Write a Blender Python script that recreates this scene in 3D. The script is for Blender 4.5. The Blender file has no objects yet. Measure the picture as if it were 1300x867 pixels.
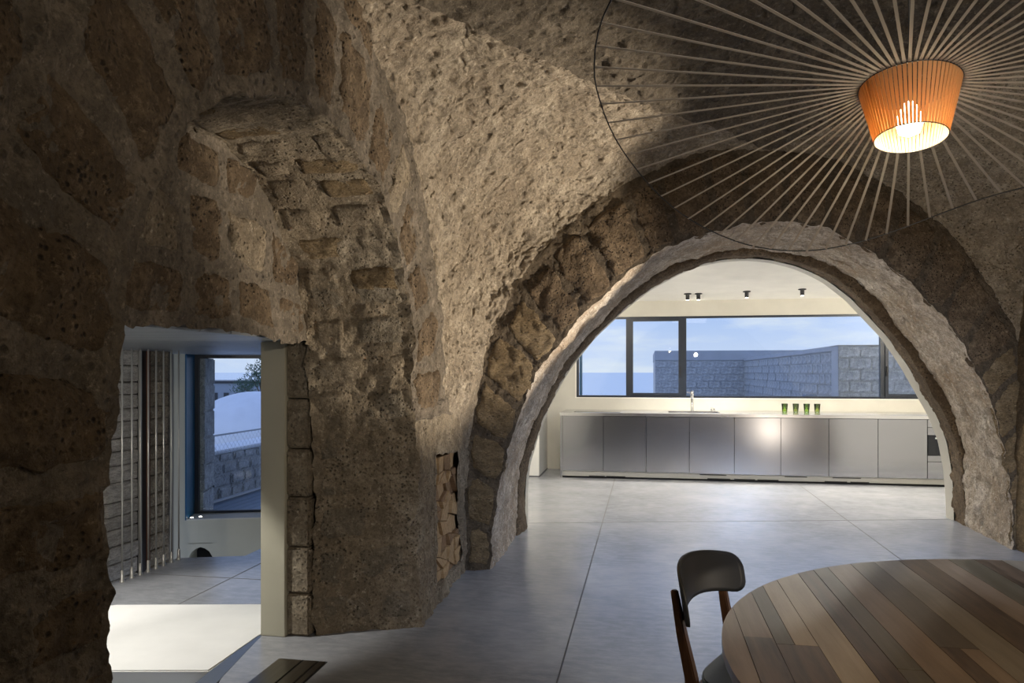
import bpy, bmesh, math, random
import numpy as np
from mathutils import Vector, Matrix
random.seed(7)
S = bpy.context.scene
COL = S.collection
TH = math.radians(10.1)
CT, ST = math.cos(TH), math.sin(TH)

def W(u, v, z=0.0):            # building frame (u across, v away) to world
    return Vector((u*CT + v*ST, -u*ST + v*CT, z))

# ------------------------------------------------------------------ camera
cam = bpy.data.cameras.new('camera')
cam.sensor_width = 36; cam.lens = 950/1300*36
cam.shift_y = 38.5/1300
cam.clip_start = 0.05; cam.clip_end = 20000
co = bpy.data.objects.new('camera', cam); COL.objects.link(co)
co.location = (0, 0, 1.48); co.rotation_euler = (math.radians(90), 0, 0)
S.camera = co
S.view_settings.view_transform = 'Standard'; S.view_settings.look = 'None'
S.view_settings.gamma = 1; S.view_settings.use_curve_mapping = False
S.view_settings.exposure = 0.0

# ------------------------------------------------------------------ sky
w = bpy.data.worlds.new('dusk_sky'); S.world = w; w.use_nodes = True
nt = w.node_tree; nt.nodes.clear()
def wn(t, **k):
    n = nt.nodes.new(t)
    for a, b in k.items(): setattr(n, a, b)
    return n
tc = wn('ShaderNodeTexCoord'); sep = wn('ShaderNodeSeparateXYZ')
nt.links.new(tc.outputs['Generated'], sep.inputs[0])
rp = wn('ShaderNodeValToRGB'); cr = rp.color_ramp
cr.elements[0].position = 0.0; cr.elements[0].color = (0.47, 0.55, 0.72, 1)
cr.elements[1].position = 0.5; cr.elements[1].color = (0.20, 0.33, 0.76, 1)
e = cr.elements.new(0.03); e.color = (0.45, 0.53, 0.71, 1)
e = cr.elements.new(0.075); e.color = (0.35, 0.46, 0.71, 1)
e = cr.elements.new(0.16); e.color = (0.28, 0.41, 0.74, 1)
nt.links.new(sep.outputs['Z'], rp.inputs[0])
mp = wn('ShaderNodeMapping'); mp.inputs['Scale'].default_value = (5, 5, 26)
nt.links.new(tc.outputs['Generated'], mp.inputs[0])
nz = wn('ShaderNodeTexNoise'); nz.inputs['Scale'].default_value = 1.15; nz.inputs['Detail'].default_value = 6; nz.inputs['Roughness'].default_value = .58
nt.links.new(mp.outputs[0], nz.inputs['Vector'])
r2 = wn('ShaderNodeValToRGB'); r2.color_ramp.elements[0].position = .45; r2.color_ramp.elements[1].position = .68
nt.links.new(nz.outputs[0], r2.inputs[0])
mx = wn('ShaderNodeMix', data_type='RGBA')
nt.links.new(r2.outputs[0], mx.inputs['Factor']); nt.links.new(rp.outputs[0], mx.inputs['A'])
mx.inputs['B'].default_value = (0.60, 0.64, 0.71, 1)
bg = wn('ShaderNodeBackground'); bg.inputs['Strength'].default_value = 1.4
nt.links.new(mx.outputs['Result'], bg.inputs[0])
wo = wn('ShaderNodeOutputWorld'); nt.links.new(bg.outputs[0], wo.inputs[0])

# ------------------------------------------------------------------ lights outside the frame: uplights and added fill
def aim(o, target):
    o.rotation_euler = (Vector(target) - o.location).to_track_quat('-Z', 'Y').to_euler()
def spot(name, loc, target, energy, angle, blend, col=(1, .86, .68), radius=.04):
    l = bpy.data.lights.new(name, 'SPOT'); l.energy = energy; l.spot_size = math.radians(angle); l.spot_blend = blend
    l.color = col; l.shadow_soft_size = radius
    o = bpy.data.objects.new(name, l); COL.objects.link(o); o.location = loc; aim(o, target); return o
def area(name, loc, target, energy, sx, sy, col):
    l = bpy.data.lights.new(name, 'AREA'); l.energy = energy; l.shape = 'RECTANGLE'; l.size = sx; l.size_y = sy; l.color = col
    o = bpy.data.objects.new(name, l); COL.objects.link(o); o.location = loc; aim(o, target); return o
spot('corner_uplight', W(2.95, 5.5, .35), W(-1.0, 4.7, 2.42), 1150, 41, .5)
spot('crown_fill_light', W(1.5, -.4, 2.0), W(1.4, 3.6, 3.0), 125, 130, .6, (1, .88, .74), .05)  # unseen fill light added to lift the crown and the walls
spot('right_uplight', W(2.6, 4.2, .15), W(3.0, 6.4, 2.3), 60, 100, .6)
area('room_fill_light', W(1.3, .6, 3.22), W(1.6, 3.0, 0), 10, 1.0, 1.0, (1, .86, .70))  # unseen overhead panel added for warm ambient fill
area('blue_floor_fill', W(2.3, 2.2, 3.2), W(1.3, 5.6, .0), 62, .8, .8, (.50, .67, 1.0)).data.spread = math.radians(75)  # added blue fill for the floor; no window stands there

spot('stairwell_fill', W(-3.0, 3.3, 1.25), W(-4.1, 5.2, .3), 48, 100, .6, (1, .95, .88), .05)  # unseen light added to brighten the stone courses behind the rods

l = bpy.data.lights.new('side_fill_light', 'POINT'); l.energy = 15; l.color = (1, .86, .70); l.shadow_soft_size = .06  # added point light that brightens the crown and the right-hand stone
o = bpy.data.objects.new('side_fill_light', l); COL.objects.link(o); o.location = W(2.7, 3.2, .5)

# ------------------------------------------------------------------ materials
M = {}
def mat(name, base=(.5, .5, .5), rough=.6, metal=0., **k):
    m = bpy.data.materials.new(name); m.use_nodes = True
    b = m.node_tree.nodes['Principled BSDF']
    b.inputs['Base Color'].default_value = (*base, 1); b.inputs['Roughness'].default_value = rough; b.inputs['Metallic'].default_value = metal
    for a, v in k.items(): b.inputs[a.replace('_', ' ')].default_value = v
    M[name] = m; return m
class NT:
    def __init__(s, m): s.t = m.node_tree; s.b = s.t.nodes['Principled BSDF']; s.c = s.t.nodes.new('ShaderNodeTexCoord')
    def n(s, t, **k):
        o = s.t.nodes.new(t)
        for a, b in k.items():
            if hasattr(o, a): setattr(o, a, b)
            else: o.inputs[a].default_value = b
        return o
    def l(s, a, b): s.t.links.new(a, b)
    def vec(s, scale=(1, 1, 1), rot=(0, 0, 0)):
        m = s.n('ShaderNodeMapping'); m.inputs['Scale'].default_value = scale; m.inputs['Rotation'].default_value = rot
        s.l(s.c.outputs['Object'], m.inputs[0]); return m.outputs[0]
    def noise(s, sc, det=4, rough=.55, vec=None, dist=0):
        o = s.n('ShaderNodeTexNoise', Scale=sc, Detail=det, Roughness=rough, Distortion=dist); s.l(vec or s.c.outputs['Object'], o.inputs['Vector']); return o.outputs[0]
    def ramp(s, x, stops):
        o = s.n('ShaderNodeValToRGB'); c = o.color_ramp
        c.elements[0].position, c.elements[0].color = stops[0][0], (*stops[0][1], 1)
        c.elements[1].position, c.elements[1].color = stops[-1][0], (*stops[-1][1], 1)
        for p, q in stops[1:-1]: e = c.elements.new(p); e.color = (*q, 1)
        s.l(x, o.inputs[0]); return o.outputs[0]
    def mix(s, f, a, b, blend='MIX'):
        o = s.n('ShaderNodeMix', data_type='RGBA', blend_type=blend)
        for v, k in ((f, 'Factor'), (a, 'A'), (b, 'B')):
            if isinstance(v, bpy.types.NodeSocket): s.l(v, o.inputs[k])
            elif k == 'Factor': o.inputs[k].default_value = v
            else: o.inputs[k].default_value = (*v, 1)
        return o.outputs['Result']
    def bump(s, h, dist, st=1.0, prev=None):
        o = s.n('ShaderNodeBump'); o.inputs['Distance'].default_value = dist; o.inputs['Strength'].default_value = st
        s.l(h, o.inputs['Height'])
        if prev: s.l(prev, o.inputs['Normal'])
        return o.outputs[0]
def grey(x): return (x, x, x)

def stone(name, c_lo, c_mid, c_hi, pits=.5, fine=.012, pitscale=26, stretch=(1, 1, 1)):
    m = mat(name, rough=.92); t = NT(m)
    v = t.vec(stretch)
    big = t.noise(2.6, 4, .6, v); med = t.noise(11, 6, .68, v); fin = t.noise(60, 8, .75, v)
    c = t.ramp(big, [(.32, c_lo), (.5, c_mid), (.68, c_hi)])
    c = t.mix(t.ramp(med, [(.38, grey(1)), (.56, grey(0))]), c, tuple(x*.62 for x in c_mid))
    c = t.mix(t.ramp(med, [(.60, grey(0)), (.74, grey(.8))]), c, tuple(min(1, x*1.35+.02) for x in c_hi))
    c = t.mix(t.ramp(fin, [(.38, grey(.6)), (.52, grey(0))]), c, tuple(x*.38 for x in c_lo))
    c = t.mix(t.ramp(t.noise(34, 6, .8, v), [(.56, grey(0)), (.68, grey(.75))]), c, tuple(min(1, x*1.5+.03) for x in c_hi))
    vo = t.n('ShaderNodeTexVoronoi', Scale=pitscale, feature='F1'); t.l(v, vo.inputs['Vector'])
    mask = t.ramp(t.noise(5.5, 4, .6, v), [(.42, grey(0)), (.56, grey(1))])
    hole = t.ramp(vo.outputs['Distance'], [(.12, grey(1)), (.34, grey(0))])
    hm = t.mix(1.0, hole, mask, 'MULTIPLY')
    pm = t.mix(pits, grey(0), hm)
    c = t.mix(pm, c, tuple(x*.16 for x in c_lo))
    t.l(c, t.b.inputs['Base Color'])
    n1 = t.bump(fin, fine, 1.0); n2 = t.bump(med, .035, .9, n1)
    inv = t.n('ShaderNodeInvert'); t.l(pm, inv.inputs['Color'])
    n3 = t.bump(inv.outputs[0], .02, .9, n2)
    t.l(n3, t.b.inputs['Normal'])
    return m
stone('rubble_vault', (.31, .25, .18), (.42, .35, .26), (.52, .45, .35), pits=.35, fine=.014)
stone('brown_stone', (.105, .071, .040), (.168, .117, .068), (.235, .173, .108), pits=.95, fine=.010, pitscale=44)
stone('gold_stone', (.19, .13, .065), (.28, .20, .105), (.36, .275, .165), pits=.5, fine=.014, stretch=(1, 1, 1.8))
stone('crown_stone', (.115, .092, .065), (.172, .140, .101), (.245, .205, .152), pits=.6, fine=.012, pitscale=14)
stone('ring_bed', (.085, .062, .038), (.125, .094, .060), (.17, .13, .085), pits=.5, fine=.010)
stone('mortar', (.135, .110, .080), (.185, .153, .115), (.245, .205, .158), pits=.55, fine=.006)
stone('pier_stone', (.23, .18, .12), (.33, .27, .19), (.42, .36, .27), pits=.6, fine=.009, pitscale=40)
stone('jamb_stone', (.20, .165, .12), (.27, .23, .17), (.34, .30, .235), pits=.6, fine=.006, pitscale=48)
stone('reveal_stone', (.36, .26, .17), (.55, .46, .36), (.74, .67, .58), pits=.3, fine=.006, pitscale=40)
stone('block_stone', (.46, .46, .46), (.62, .62, .61), (.74, .74, .73), pits=.25, fine=.008, pitscale=60)
stone('slab_stone', (.40, .37, .33), (.50, .47, .43), (.58, .55, .50), pits=.1, fine=.006, stretch=(1, 1, 4))

def plaster(name, c, r=.75, b=.002):
    m = mat(name, c, r); t = NT(m)
    t.l(t.mix(t.ramp(t.noise(3, 4), [(.3, grey(0)), (.7, grey(1))]), tuple(x*.94 for x in c), tuple(min(1, x*1.04) for x in c)), t.b.inputs['Base Color'])
    t.l(t.bump(t.noise(30, 5), b, .6), t.b.inputs['Normal'])
plaster('cream_plaster', (.56, .54, .475)); plaster('white_plaster', (.80, .78, .72)); plaster('jamb_plaster', (.50, .48, .38))
plaster('dome_plaster', (.75, .77, .80)); plaster('white_slab', (.86, .86, .84), .6, .001)

m = mat('polished_concrete', rough=.27); t = NT(m)
big = t.noise(1.3, 5, .55, dist=.4); mid = t.noise(4, 3, .5)
c = t.ramp(big, [(.30, (.235, .245, .27)), (.5, (.30, .31, .335)), (.72, (.38, .385, .40))])
c = t.mix(t.ramp(mid, [(.36, grey(.45)), (.60, grey(0))]), c, (.22, .23, .25))
c = t.mix(t.ramp(t.noise(9, 6, .7, t.vec((1, 2.4, 1))), [(.42, grey(0)), (.66, grey(.5))]), c, (.42, .43, .45))
t.l(c, t.b.inputs['Base Color'])

def steel(name, base, rough, sc, aniso=.0, rot=0.):
    m = mat(name, base, rough, 1.0); t = NT(m)
    n = t.noise(1.0, 3, .6, t.vec(sc))
    t.l(t.ramp(n, [(.3, grey(rough*.85)), (.7, grey(rough*1.2))]), t.b.inputs['Roughness'])
    if name != 'brushed_steel': t.l(t.bump(n, .0006, .25), t.b.inputs['Normal'])
    t.b.inputs['Anisotropic'].default_value = aniso; t.b.inputs['Anisotropic Rotation'].default_value = rot
mat('brushed_steel', (.37, .375, .40), .20, 1.0)
steel('worktop_steel', (.66, .66, .67), .22, (3, 90, 3), .3)
steel('chrome', (.75, .75, .76), .12, (5, 5, 5))
steel('grille_metal', (.20, .18, .15), .32, (60, 3, 3))
steel('ceiling_metal', (.36, .39, .43), .42, (2, 160, 2))
mat('black_frame', (.010, .016, .028), .35); mat('blue_steel', (.010, .095, .20), .4)
mat('black_metal', (.012, .012, .013), .4); mat('rod_metal', (.42, .41, .38), .4, .6); mat('dark_channel', (.018, .016, .018), .5)
mat('shadow_joint', (.10, .10, .10), .8); mat('dark_void', (.02, .02, .02), .9)
mat('oven_black', (.004, .006, .012), .08); mat('oven_label', (.7, .72, .72), .3)
mat('grey_plinth', (.35, .34, .31), .5); mat('rust_edge', (.10, .035, .015), .7)

m = mat('window_glass'); t = m.node_tree; t.nodes.clear()
a = t.nodes.new('ShaderNodeBsdfTransparent'); a.inputs[0].default_value = (.93, .96, .97, 1)
g = t.nodes.new('ShaderNodeBsdfGlossy'); g.inputs['Roughness'].default_value = .01
fr = t.nodes.new('ShaderNodeFresnel'); fr.inputs[0].default_value = 1.35
x = t.nodes.new('ShaderNodeMixShader'); o = t.nodes.new('ShaderNodeOutputMaterial')
t.links.new(fr.outputs[0], x.inputs[0]); t.links.new(a.outputs[0], x.inputs[1]); t.links.new(g.outputs[0], x.inputs[2]); t.links.new(x.outputs[0], o.inputs[0])
mat('green_glass', (.74, .95, .34), .05, 0, Transmission_Weight=1.0, IOR=1.3)
mat('olive_glass', (.76, .84, .38), .05, 0, Transmission_Weight=1.0, IOR=1.3)

m = mat('sea_water', (.97, .95, .92), .25, 1.0); t = NT(m)
t.l(t.bump(t.noise(.02, 8, .7, t.vec((1, 5, 1))), 1.5, .2), t.b.inputs['Normal'])
m = mat('deck_wood', (.16, .20, .25), .45)
mat('far_building', (.22, .26, .32), .8); mat('leaf_green', (.05, .10, .07), .7); mat('bark', (.10, .08, .06), .9)
mat('fence_metal', (.55, .57, .60), .4, .5)

def emis(name, col, s):
    m = bpy.data.materials.new(name); m.use_nodes = True; b = m.node_tree.nodes['Principled BSDF']
    b.inputs['Base Color'].default_value = (0, 0, 0, 1); b.inputs['Emission Color'].default_value = (*col, 1); b.inputs['Emission Strength'].default_value = s; M[name] = m
emis('lamp_glow', (1, .93, .82), 14); emis('bulb_glow', (1, .82, .55), 14); emis('sill_glow', (1, .95, .85), 8)

m = mat('ribbon_fabric', (.44, .415, .375), .7); t = m.node_tree; b = t.nodes['Principled BSDF']
tr = t.nodes.new('ShaderNodeBsdfTranslucent'); tr.inputs[0].default_value = (.46, .27, .11, 1)
x = t.nodes.new('ShaderNodeMixShader'); x.inputs[0].default_value = .35
t.links.new(b.outputs[0], x.inputs[1]); t.links.new(tr.outputs[0], x.inputs[2]); t.links.new(x.outputs[0], t.nodes['Material Output'].inputs[0])

def wood(name, c1, c2, rough=.3, coat=0., sc=(28, 2.2, 28)):
    m = mat(name, c1, rough); t = NT(m)
    g = t.noise(1.0, 6, .65, t.vec(sc), .4); k = t.noise(3, 3)
    c = t.mix(t.ramp(g, [(.36, grey(0)), (.62, grey(1))]), c1, c2)
    c = t.mix(t.ramp(k, [(.58, grey(0)), (.72, grey(.5))]), c, tuple(x*.5 for x in c1))
    t.l(c, t.b.inputs['Base Color']); t.b.inputs['Coat Weight'].default_value = coat; t.b.inputs['Coat Roughness'].default_value = .08
    t.l(t.bump(g, .002, .5), t.b.inputs['Normal'])
wood('plank_tan', (.15, .097, .058), (.22, .15, .095), coat=.55)
wood('plank_pale', (.26, .19, .115), (.35, .265, .165), coat=.7)
wood('plank_dark', (.042, .027, .017), (.12, .075, .045), coat=.5)
wood('plank_olive', (.075, .058, .034), (.11, .088, .055), coat=.5)
wood('plank_grey', (.14, .108, .072), (.20, .155, .105), coat=.5)
wood('plank_umber', (.075, .055, .036), (.10, .075, .05), coat=.5)
wood('walnut', (.16, .070, .032), (.23, .11, .055), .4, sc=(60, 60, 4))
wood('split_wood', (.34, .22, .11), (.50, .35, .19), .8, sc=(4, 50, 50))
wood('split_wood_dark', (.20, .12, .06), (.30, .19, .10), .8, sc=(4, 50, 50))
m = mat('shade_fabric', (.50, .32, .15), .7); t = m.node_tree; b = t.nodes['Principled BSDF']
tr = t.nodes.new('ShaderNodeBsdfTranslucent'); tr.inputs[0].default_value = (.62, .34, .12, 1)
x = t.nodes.new('ShaderNodeMixShader'); x.inputs[0].default_value = .3
t.links.new(b.outputs[0], x.inputs[1]); t.links.new(tr.outputs[0], x.inputs[2]); t.links.new(x.outputs[0], t.nodes['Material Output'].inputs[0])
mat('backrest_black', (.030, .030, .029), .45); mat('seat_blue', (.15, .20, .245), .4)

# ------------------------------------------------------------------ building blocks
RZ = -TH
def tag(o, label=None, cat=None, group=None, kind=None):
    if label: o['label'] = label
    if cat: o['category'] = cat
    if group: o['group'] = group
    if kind: o['kind'] = kind
    return o
def thing(name, label, cat, loc, rz=RZ, group=None):
    o = bpy.data.objects.new(name, None); COL.objects.link(o); o.location = loc; o.rotation_euler = (0, 0, rz)
    o.empty_display_size = .1
    return tag(o, label, cat, group)
def obj(name, bm, material, parent=None, smooth=False, mats=None):
    me = bpy.data.meshes.new(name); bmesh.ops.recalc_face_normals(bm, faces=bm.faces); bm.to_mesh(me); bm.free()
    for q in (mats or [material]): me.materials.append(M[q])
    if smooth: me.polygons.foreach_set('use_smooth', [True]*len(me.polygons))
    o = bpy.data.objects.new(name, me); COL.objects.link(o)
    if parent: o.parent = parent
    return o
def again(o, parent, loc=None):
    c = o.copy(); COL.objects.link(c); c.parent = parent
    if loc is not None: c.location = loc
    return c
def struct(name, bm, material, label, cat='structure', smooth=False, rz=RZ):
    o = obj(name, bm, material, None, smooth); o.rotation_euler = (0, 0, rz); return tag(o, label, cat, None, 'structure')
def box(bm, a, b, bev=0., mi=0):
    a, b = Vector(a), Vector(b); c = (a+b)/2; d = b-a
    r = bmesh.ops.create_cube(bm, size=1, matrix=Matrix.Translation(c) @ Matrix.Diagonal((abs(d.x), abs(d.y), abs(d.z), 1)))
    fs = set(f for v in r['verts'] for f in v.link_faces)
    for f in fs: f.material_index = mi
    if bev:
        bmesh.ops.bevel(bm, geom=list({e for f in fs for e in f.edges}), offset=bev, segments=2, affect='EDGES', clamp_overlap=True)
    return bm
def B(a, b, bev=0.): return box(bmesh.new(), a, b, bev)
def prism(bm, pts, z0, z1):
    lo = [bm.verts.new((x, y, z0)) for x, y in pts]; hi = [bm.verts.new((x, y, z1)) for x, y in pts]
    bm.faces.new(lo[::-1]); bm.faces.new(hi); n = len(pts)
    for i in range(n): bm.faces.new((lo[i], lo[(i+1) % n], hi[(i+1) % n], hi[i]))
    return bm
def lathe(bm, prof, c=(0, 0, 0), seg=24):
    rings = []
    for r, z in prof:
        if r < 1e-5: rings.append([bm.verts.new((c[0], c[1], c[2]+z))])
        else: rings.append([bm.verts.new((c[0]+r*math.cos(2*math.pi*i/seg), c[1]+r*math.sin(2*math.pi*i/seg), c[2]+z)) for i in range(seg)])
    for A, Bq in zip(rings, rings[1:]):
        for i in range(seg):
            j = (i+1) % seg; q = [A[i % len(A)], A[j % len(A)], Bq[j % len(Bq)], Bq[i % len(Bq)]]
            q = [v for k, v in enumerate(q) if v not in q[:k]]
            if len(q) > 2: bm.faces.new(q)
    return bm
def tube(bm, pts, r, seg=8, closed=False):
    pts = [Vector(p) for p in pts]; n = len(pts); rings = []
    rr = r if isinstance(r, (list, tuple)) else [r]*n
    up = None
    for i, p in enumerate(pts):
        if closed: d = pts[(i+1) % n]-pts[i-1]
        else: d = pts[min(i+1, n-1)]-pts[max(i-1, 0)]
        d.normalize()
        if up is None: up = d.orthogonal().normalized()
        up = (up - d*up.dot(d)).normalized(); s = d.cross(up)
        rings.append([bm.verts.new(p + rr[i]*(math.cos(2*math.pi*k/seg)*up + math.sin(2*math.pi*k/seg)*s)) for k in range(seg)])
    for i in range(n if closed else n-1):
        A, C = rings[i], rings[(i+1) % n]
        for k in range(seg): bm.faces.new((A[k], A[(k+1) % seg], C[(k+1) % seg], C[k]))
    if not closed: bm.faces.new(rings[0][::-1]); bm.faces.new(rings[-1])
    return bm

# ------------------------------------------------------------------ rough stone: one continuous noise field moves every stone vertex
def _h(ix, iy, iz, seed):
    h = (ix.astype(np.uint32)*np.uint32(374761393) + iy.astype(np.uint32)*np.uint32(668265263) + iz.astype(np.uint32)*np.uint32(2147483647) + np.uint32(seed*974711+13))
    h = (h ^ (h >> np.uint32(13)))*np.uint32(1274126177); h = (h ^ (h >> np.uint32(16)))*np.uint32(2246822519); h ^= h >> np.uint32(15)
    return (h & np.uint32(0xffff)).astype(np.float32)/32767.5 - 1
def vnoise(P, sc, seed):
    q = P*sc + 1000.; i = np.floor(q); f = (q-i).astype(np.float32); i = i.astype(np.int64); f = f*f*(3-2*f)
    out = 0
    for dx in (0, 1):
        wx = f[:, 0] if dx else 1-f[:, 0]
        for dy in (0, 1):
            wy = f[:, 1] if dy else 1-f[:, 1]
            for dz in (0, 1):
                wz = f[:, 2] if dz else 1-f[:, 2]
                out = out + wx*wy*wz*_h(i[:, 0]+dx, i[:, 1]+dy, i[:, 2]+dz, seed)
    return out
def D(P, amp=1.0):
    P = np.asarray(P, dtype=np.float64); o = np.zeros_like(P)
    for sc, a, sd in ((2.2, .020, 1), (6.5, .015, 11), (17, .013, 21), (42, .009, 31)):
        for k in range(3): o[:, k] += a*vnoise(P, sc, sd+k)
    return o*amp
def grid_obj(name, P, material, label=None, parent=None, amp=1.0, keep=None, kind='structure', cat='structure'):
    n, m_, _ = P.shape
    if np.isscalar(amp) and abs(amp-1) > .01 and amp > .1:
        f = np.minimum(1, np.minimum(np.arange(n), np.arange(n)[::-1])/4.)[:, None]*np.minimum(1, np.minimum(np.arange(m_), np.arange(m_)[::-1])/4.)[None, :]
        amp = 1+(amp-1)*f
    V = P.reshape(-1, 3); V = V + (D(V) * (amp if np.isscalar(amp) else np.asarray(amp).reshape(-1, 1)))
    V[:, 2] = np.where(P.reshape(-1, 3)[:, 2] < .005, np.minimum(V[:, 2], -.01), V[:, 2])
    i, j = np.meshgrid(np.arange(n-1), np.arange(m_-1), indexing='ij')
    a = (i*m_+j).ravel(); F = np.stack([a, a+1, a+m_+1, a+m_], 1)
    if keep is not None: F = F[keep.ravel()]
    me = bpy.data.meshes.new(name); me.vertices.add(len(V)); me.vertices.foreach_set('co', V.astype(np.float32).ravel())
    me.loops.add(len(F)*4); me.loops.foreach_set('vertex_index', F.astype(np.int32).ravel())
    me.polygons.add(len(F)); me.polygons.foreach_set('loop_start', np.arange(len(F), dtype=np.int32)*4)
    me.polygons.foreach_set('use_smooth', np.ones(len(F), dtype=bool)); me.update(calc_edges=True); me.materials.append(M[material])
    o = bpy.data.objects.new(name, me); COL.objects.link(o)
    if parent: o.parent = parent
    else:
        o.rotation_euler = (0, 0, RZ)
        if kind: tag(o, label, cat, None, kind)
    return o
def rs(pts, n):                       # resample a polyline smoothly
    pts = np.array(pts, float); d = np.r_[0, np.cumsum(np.linalg.norm(np.diff(pts, axis=0), axis=1))]
    s = np.linspace(0, d[-1], n); return np.stack([np.interp(s, d, pts[:, k]) for k in range(pts.shape[1])], 1)
def smooth(pts, it=3):
    pts = np.array(pts, float)
    for _ in range(it): pts[1:-1] = .25*pts[:-2]+.5*pts[1:-1]+.25*pts[2:]
    return pts
def loft(A, Bq, m_):
    t = np.linspace(0, 1, m_)[None, :, None]; return A[:, None, :]*(1-t)+Bq[:, None, :]*t
def lens(A): return float(np.linalg.norm(np.diff(A, axis=0), axis=1).sum())

SEED = [0]
def stone_piece(parent, q, n, proud, material, rnd=.5, name='stone', amp=1.0, bump=1.0):
    # q: four corners; a worn stone of irregular outline, proud of its bed where the mortar has not run over it
    q = [np.array(x, float) for x in q]; n = np.array(n, float); n /= np.linalg.norm(n)
    SEED[0] += 1; r_ = random.Random(SEED[0])
    la = max(np.linalg.norm(q[1]-q[0]), .1); lb = max(np.linalg.norm(q[3]-q[0]), .1)
    na = int(min(22, max(8, la/.022))); nb = int(min(22, max(8, lb/.022)))
    x, y = np.meshgrid(np.linspace(-1, 1, na), np.linspace(-1, 1, nb), indexing='ij')
    k = .12; X = x*(1-k*y**2*np.abs(x)); Y = y*(1-k*x**2*np.abs(y))
    th = np.arctan2(y, x); wob = sum(r_.uniform(-.05, .05)*np.cos(m_*th+r_.uniform(0, 6.3)) for m_ in (2, 3, 5, 7))
    edge = np.maximum(np.abs(x), np.abs(y)); g = 1.03+wob*edge**2; X, Y = X*g, Y*g
    A2, B2 = (X+1)/2, (Y+1)/2
    P = ((1-A2)*(1-B2))[..., None]*q[0] + (A2*(1-B2))[..., None]*q[1] + (A2*B2)[..., None]*q[2] + ((1-A2)*B2)[..., None]*q[3]
    bump_ = vnoise(P.reshape(-1, 3), 9, 77).reshape(edge.shape)*.011 + vnoise(P.reshape(-1, 3), 24, 78).reshape(edge.shape)*.005
    h = proud*.6 + bump_*bump - .010*edge**6; h = np.where(edge > .999, np.minimum(h, 0)-.03, h)
    return grid_obj(name, P + h[..., None]*n, material, None, parent, amp=np.full(P.shape[:2], amp), kind=None)

# ================================================================== THE STONE ROOM
PHI = math.radians(18.41); FA = np.array([-1.131, 5.477])           # front wall line in (u, v)
def fp(t, z, off=0.): return np.array([FA[0]+t*math.cos(PHI)+off*math.sin(PHI), FA[1]+t*math.sin(PHI)-off*math.cos(PHI), z])
FN = np.array([math.sin(PHI), -math.cos(PHI), 0])                   # towards the room

C1t = [(0, 0), (.0, .25), (.03, .49), (.08, .78), (.18, 1.08), (.33, 1.43), (.58, 1.79), (.88, 2.10), (1.26, 2.39), (1.64, 2.57), (2.03, 2.65), (2.36, 2.665), (2.7, 2.61), (3.11, 2.45), (3.46, 2.2), (3.74, 1.92), (4.03, 1.53), (4.21, 1.14), (4.32, .71), (4.365, .31), (4.364, 0)]
C1 = np.array([fp(t, z) for t, z in C1t])
C2 = np.array([(-1.15, 6.68, 0), (-1.143, 6.682, .21), (-1.14, 6.683, .41), (-1.119, 6.689, .638), (-1.064, 6.704, .88), (-.932, 6.74, 1.187), (-.764, 6.786, 1.509), (-.575, 6.838, 1.768), (-.3, 6.913, 2.05), (-.066, 6.978, 2.277), (.213, 7.054, 2.458), (.581, 7.155, 2.591), (.799, 7.215, 2.623), (1.019, 7.275, 2.630), (1.314, 7.356, 2.602), (1.536, 7.417, 2.551), (1.76, 7.479, 2.455), (1.97, 7.537, 2.321), (2.22, 7.605, 2.09), (2.41, 7.657, 1.86), (2.585, 7.706, 1.62), (2.785, 7.76, 1.337), (2.911, 7.792, 1.08), (2.993, 7.818, .80), (3.022, 7.827, .4), (3.017, 7.822, 0)])
C3 = np.array([(-1.115, 6.98, 0), (-1.115, 6.98, .37), (-1.093, 6.984, .587), (-1.006, 7.007, .892), (-.915, 7.032, 1.137), (-.777, 7.069, 1.402), (-.697, 7.091, 1.532), (-.474, 7.151, 1.815), (-.187, 7.228, 2.09), (.058, 7.295, 2.285), (.326, 7.367, 2.434), (.529, 7.422, 2.518), (.756, 7.483, 2.565), (.983, 7.544, 2.58), (1.212, 7.606, 2.563), (1.443, 7.668, 2.509), (1.597, 7.71, 2.45), (1.752, 7.752, 2.374), (1.985, 7.815, 2.199), (2.346, 7.912, 1.829), (2.547, 7.966, 1.55), (2.709, 8.01, 1.277), (2.853, 8.049, 1.027), (2.945, 8.076, .791), (2.998, 8.09, .501), (3.018, 8.094, .211), (3.02, 8.096, 0)])
C4 = C3.copy(); C4[:, 1] += .16
C4[:, 2] = np.minimum(C4[:, 2], 2.62); C4[14:, 0] -= np.interp(np.arange(len(C4)-14), [0, 8, 12], [0, .03, .012])
N = 360
def match(C, n=N): return rs(smooth(rs(C, n), 6), n)
c1, c2, c3, c4 = (match(c) for c in (C1, C2, C3, C4))
for c in (c1, c2, c3, c4): c[0, 2] = c[-1, 2] = 0
reveal = grid_obj('trim_1', loft(c1, c2, 80), 'reveal_stone', 'deep pale stone reveal of the wide arch to the kitchen', amp=.8, cat='arch reveal')
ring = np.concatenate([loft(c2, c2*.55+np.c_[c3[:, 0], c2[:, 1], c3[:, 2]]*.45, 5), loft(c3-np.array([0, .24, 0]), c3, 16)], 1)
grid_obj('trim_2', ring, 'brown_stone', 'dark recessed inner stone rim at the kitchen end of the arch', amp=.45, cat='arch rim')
grid_obj('trim_3', loft(c3+np.array([0, .0, 0]), c4, 6), 'cream_plaster', 'smooth cream plaster edge lining the back of the stone arch', amp=.02, cat='plaster edge')

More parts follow.
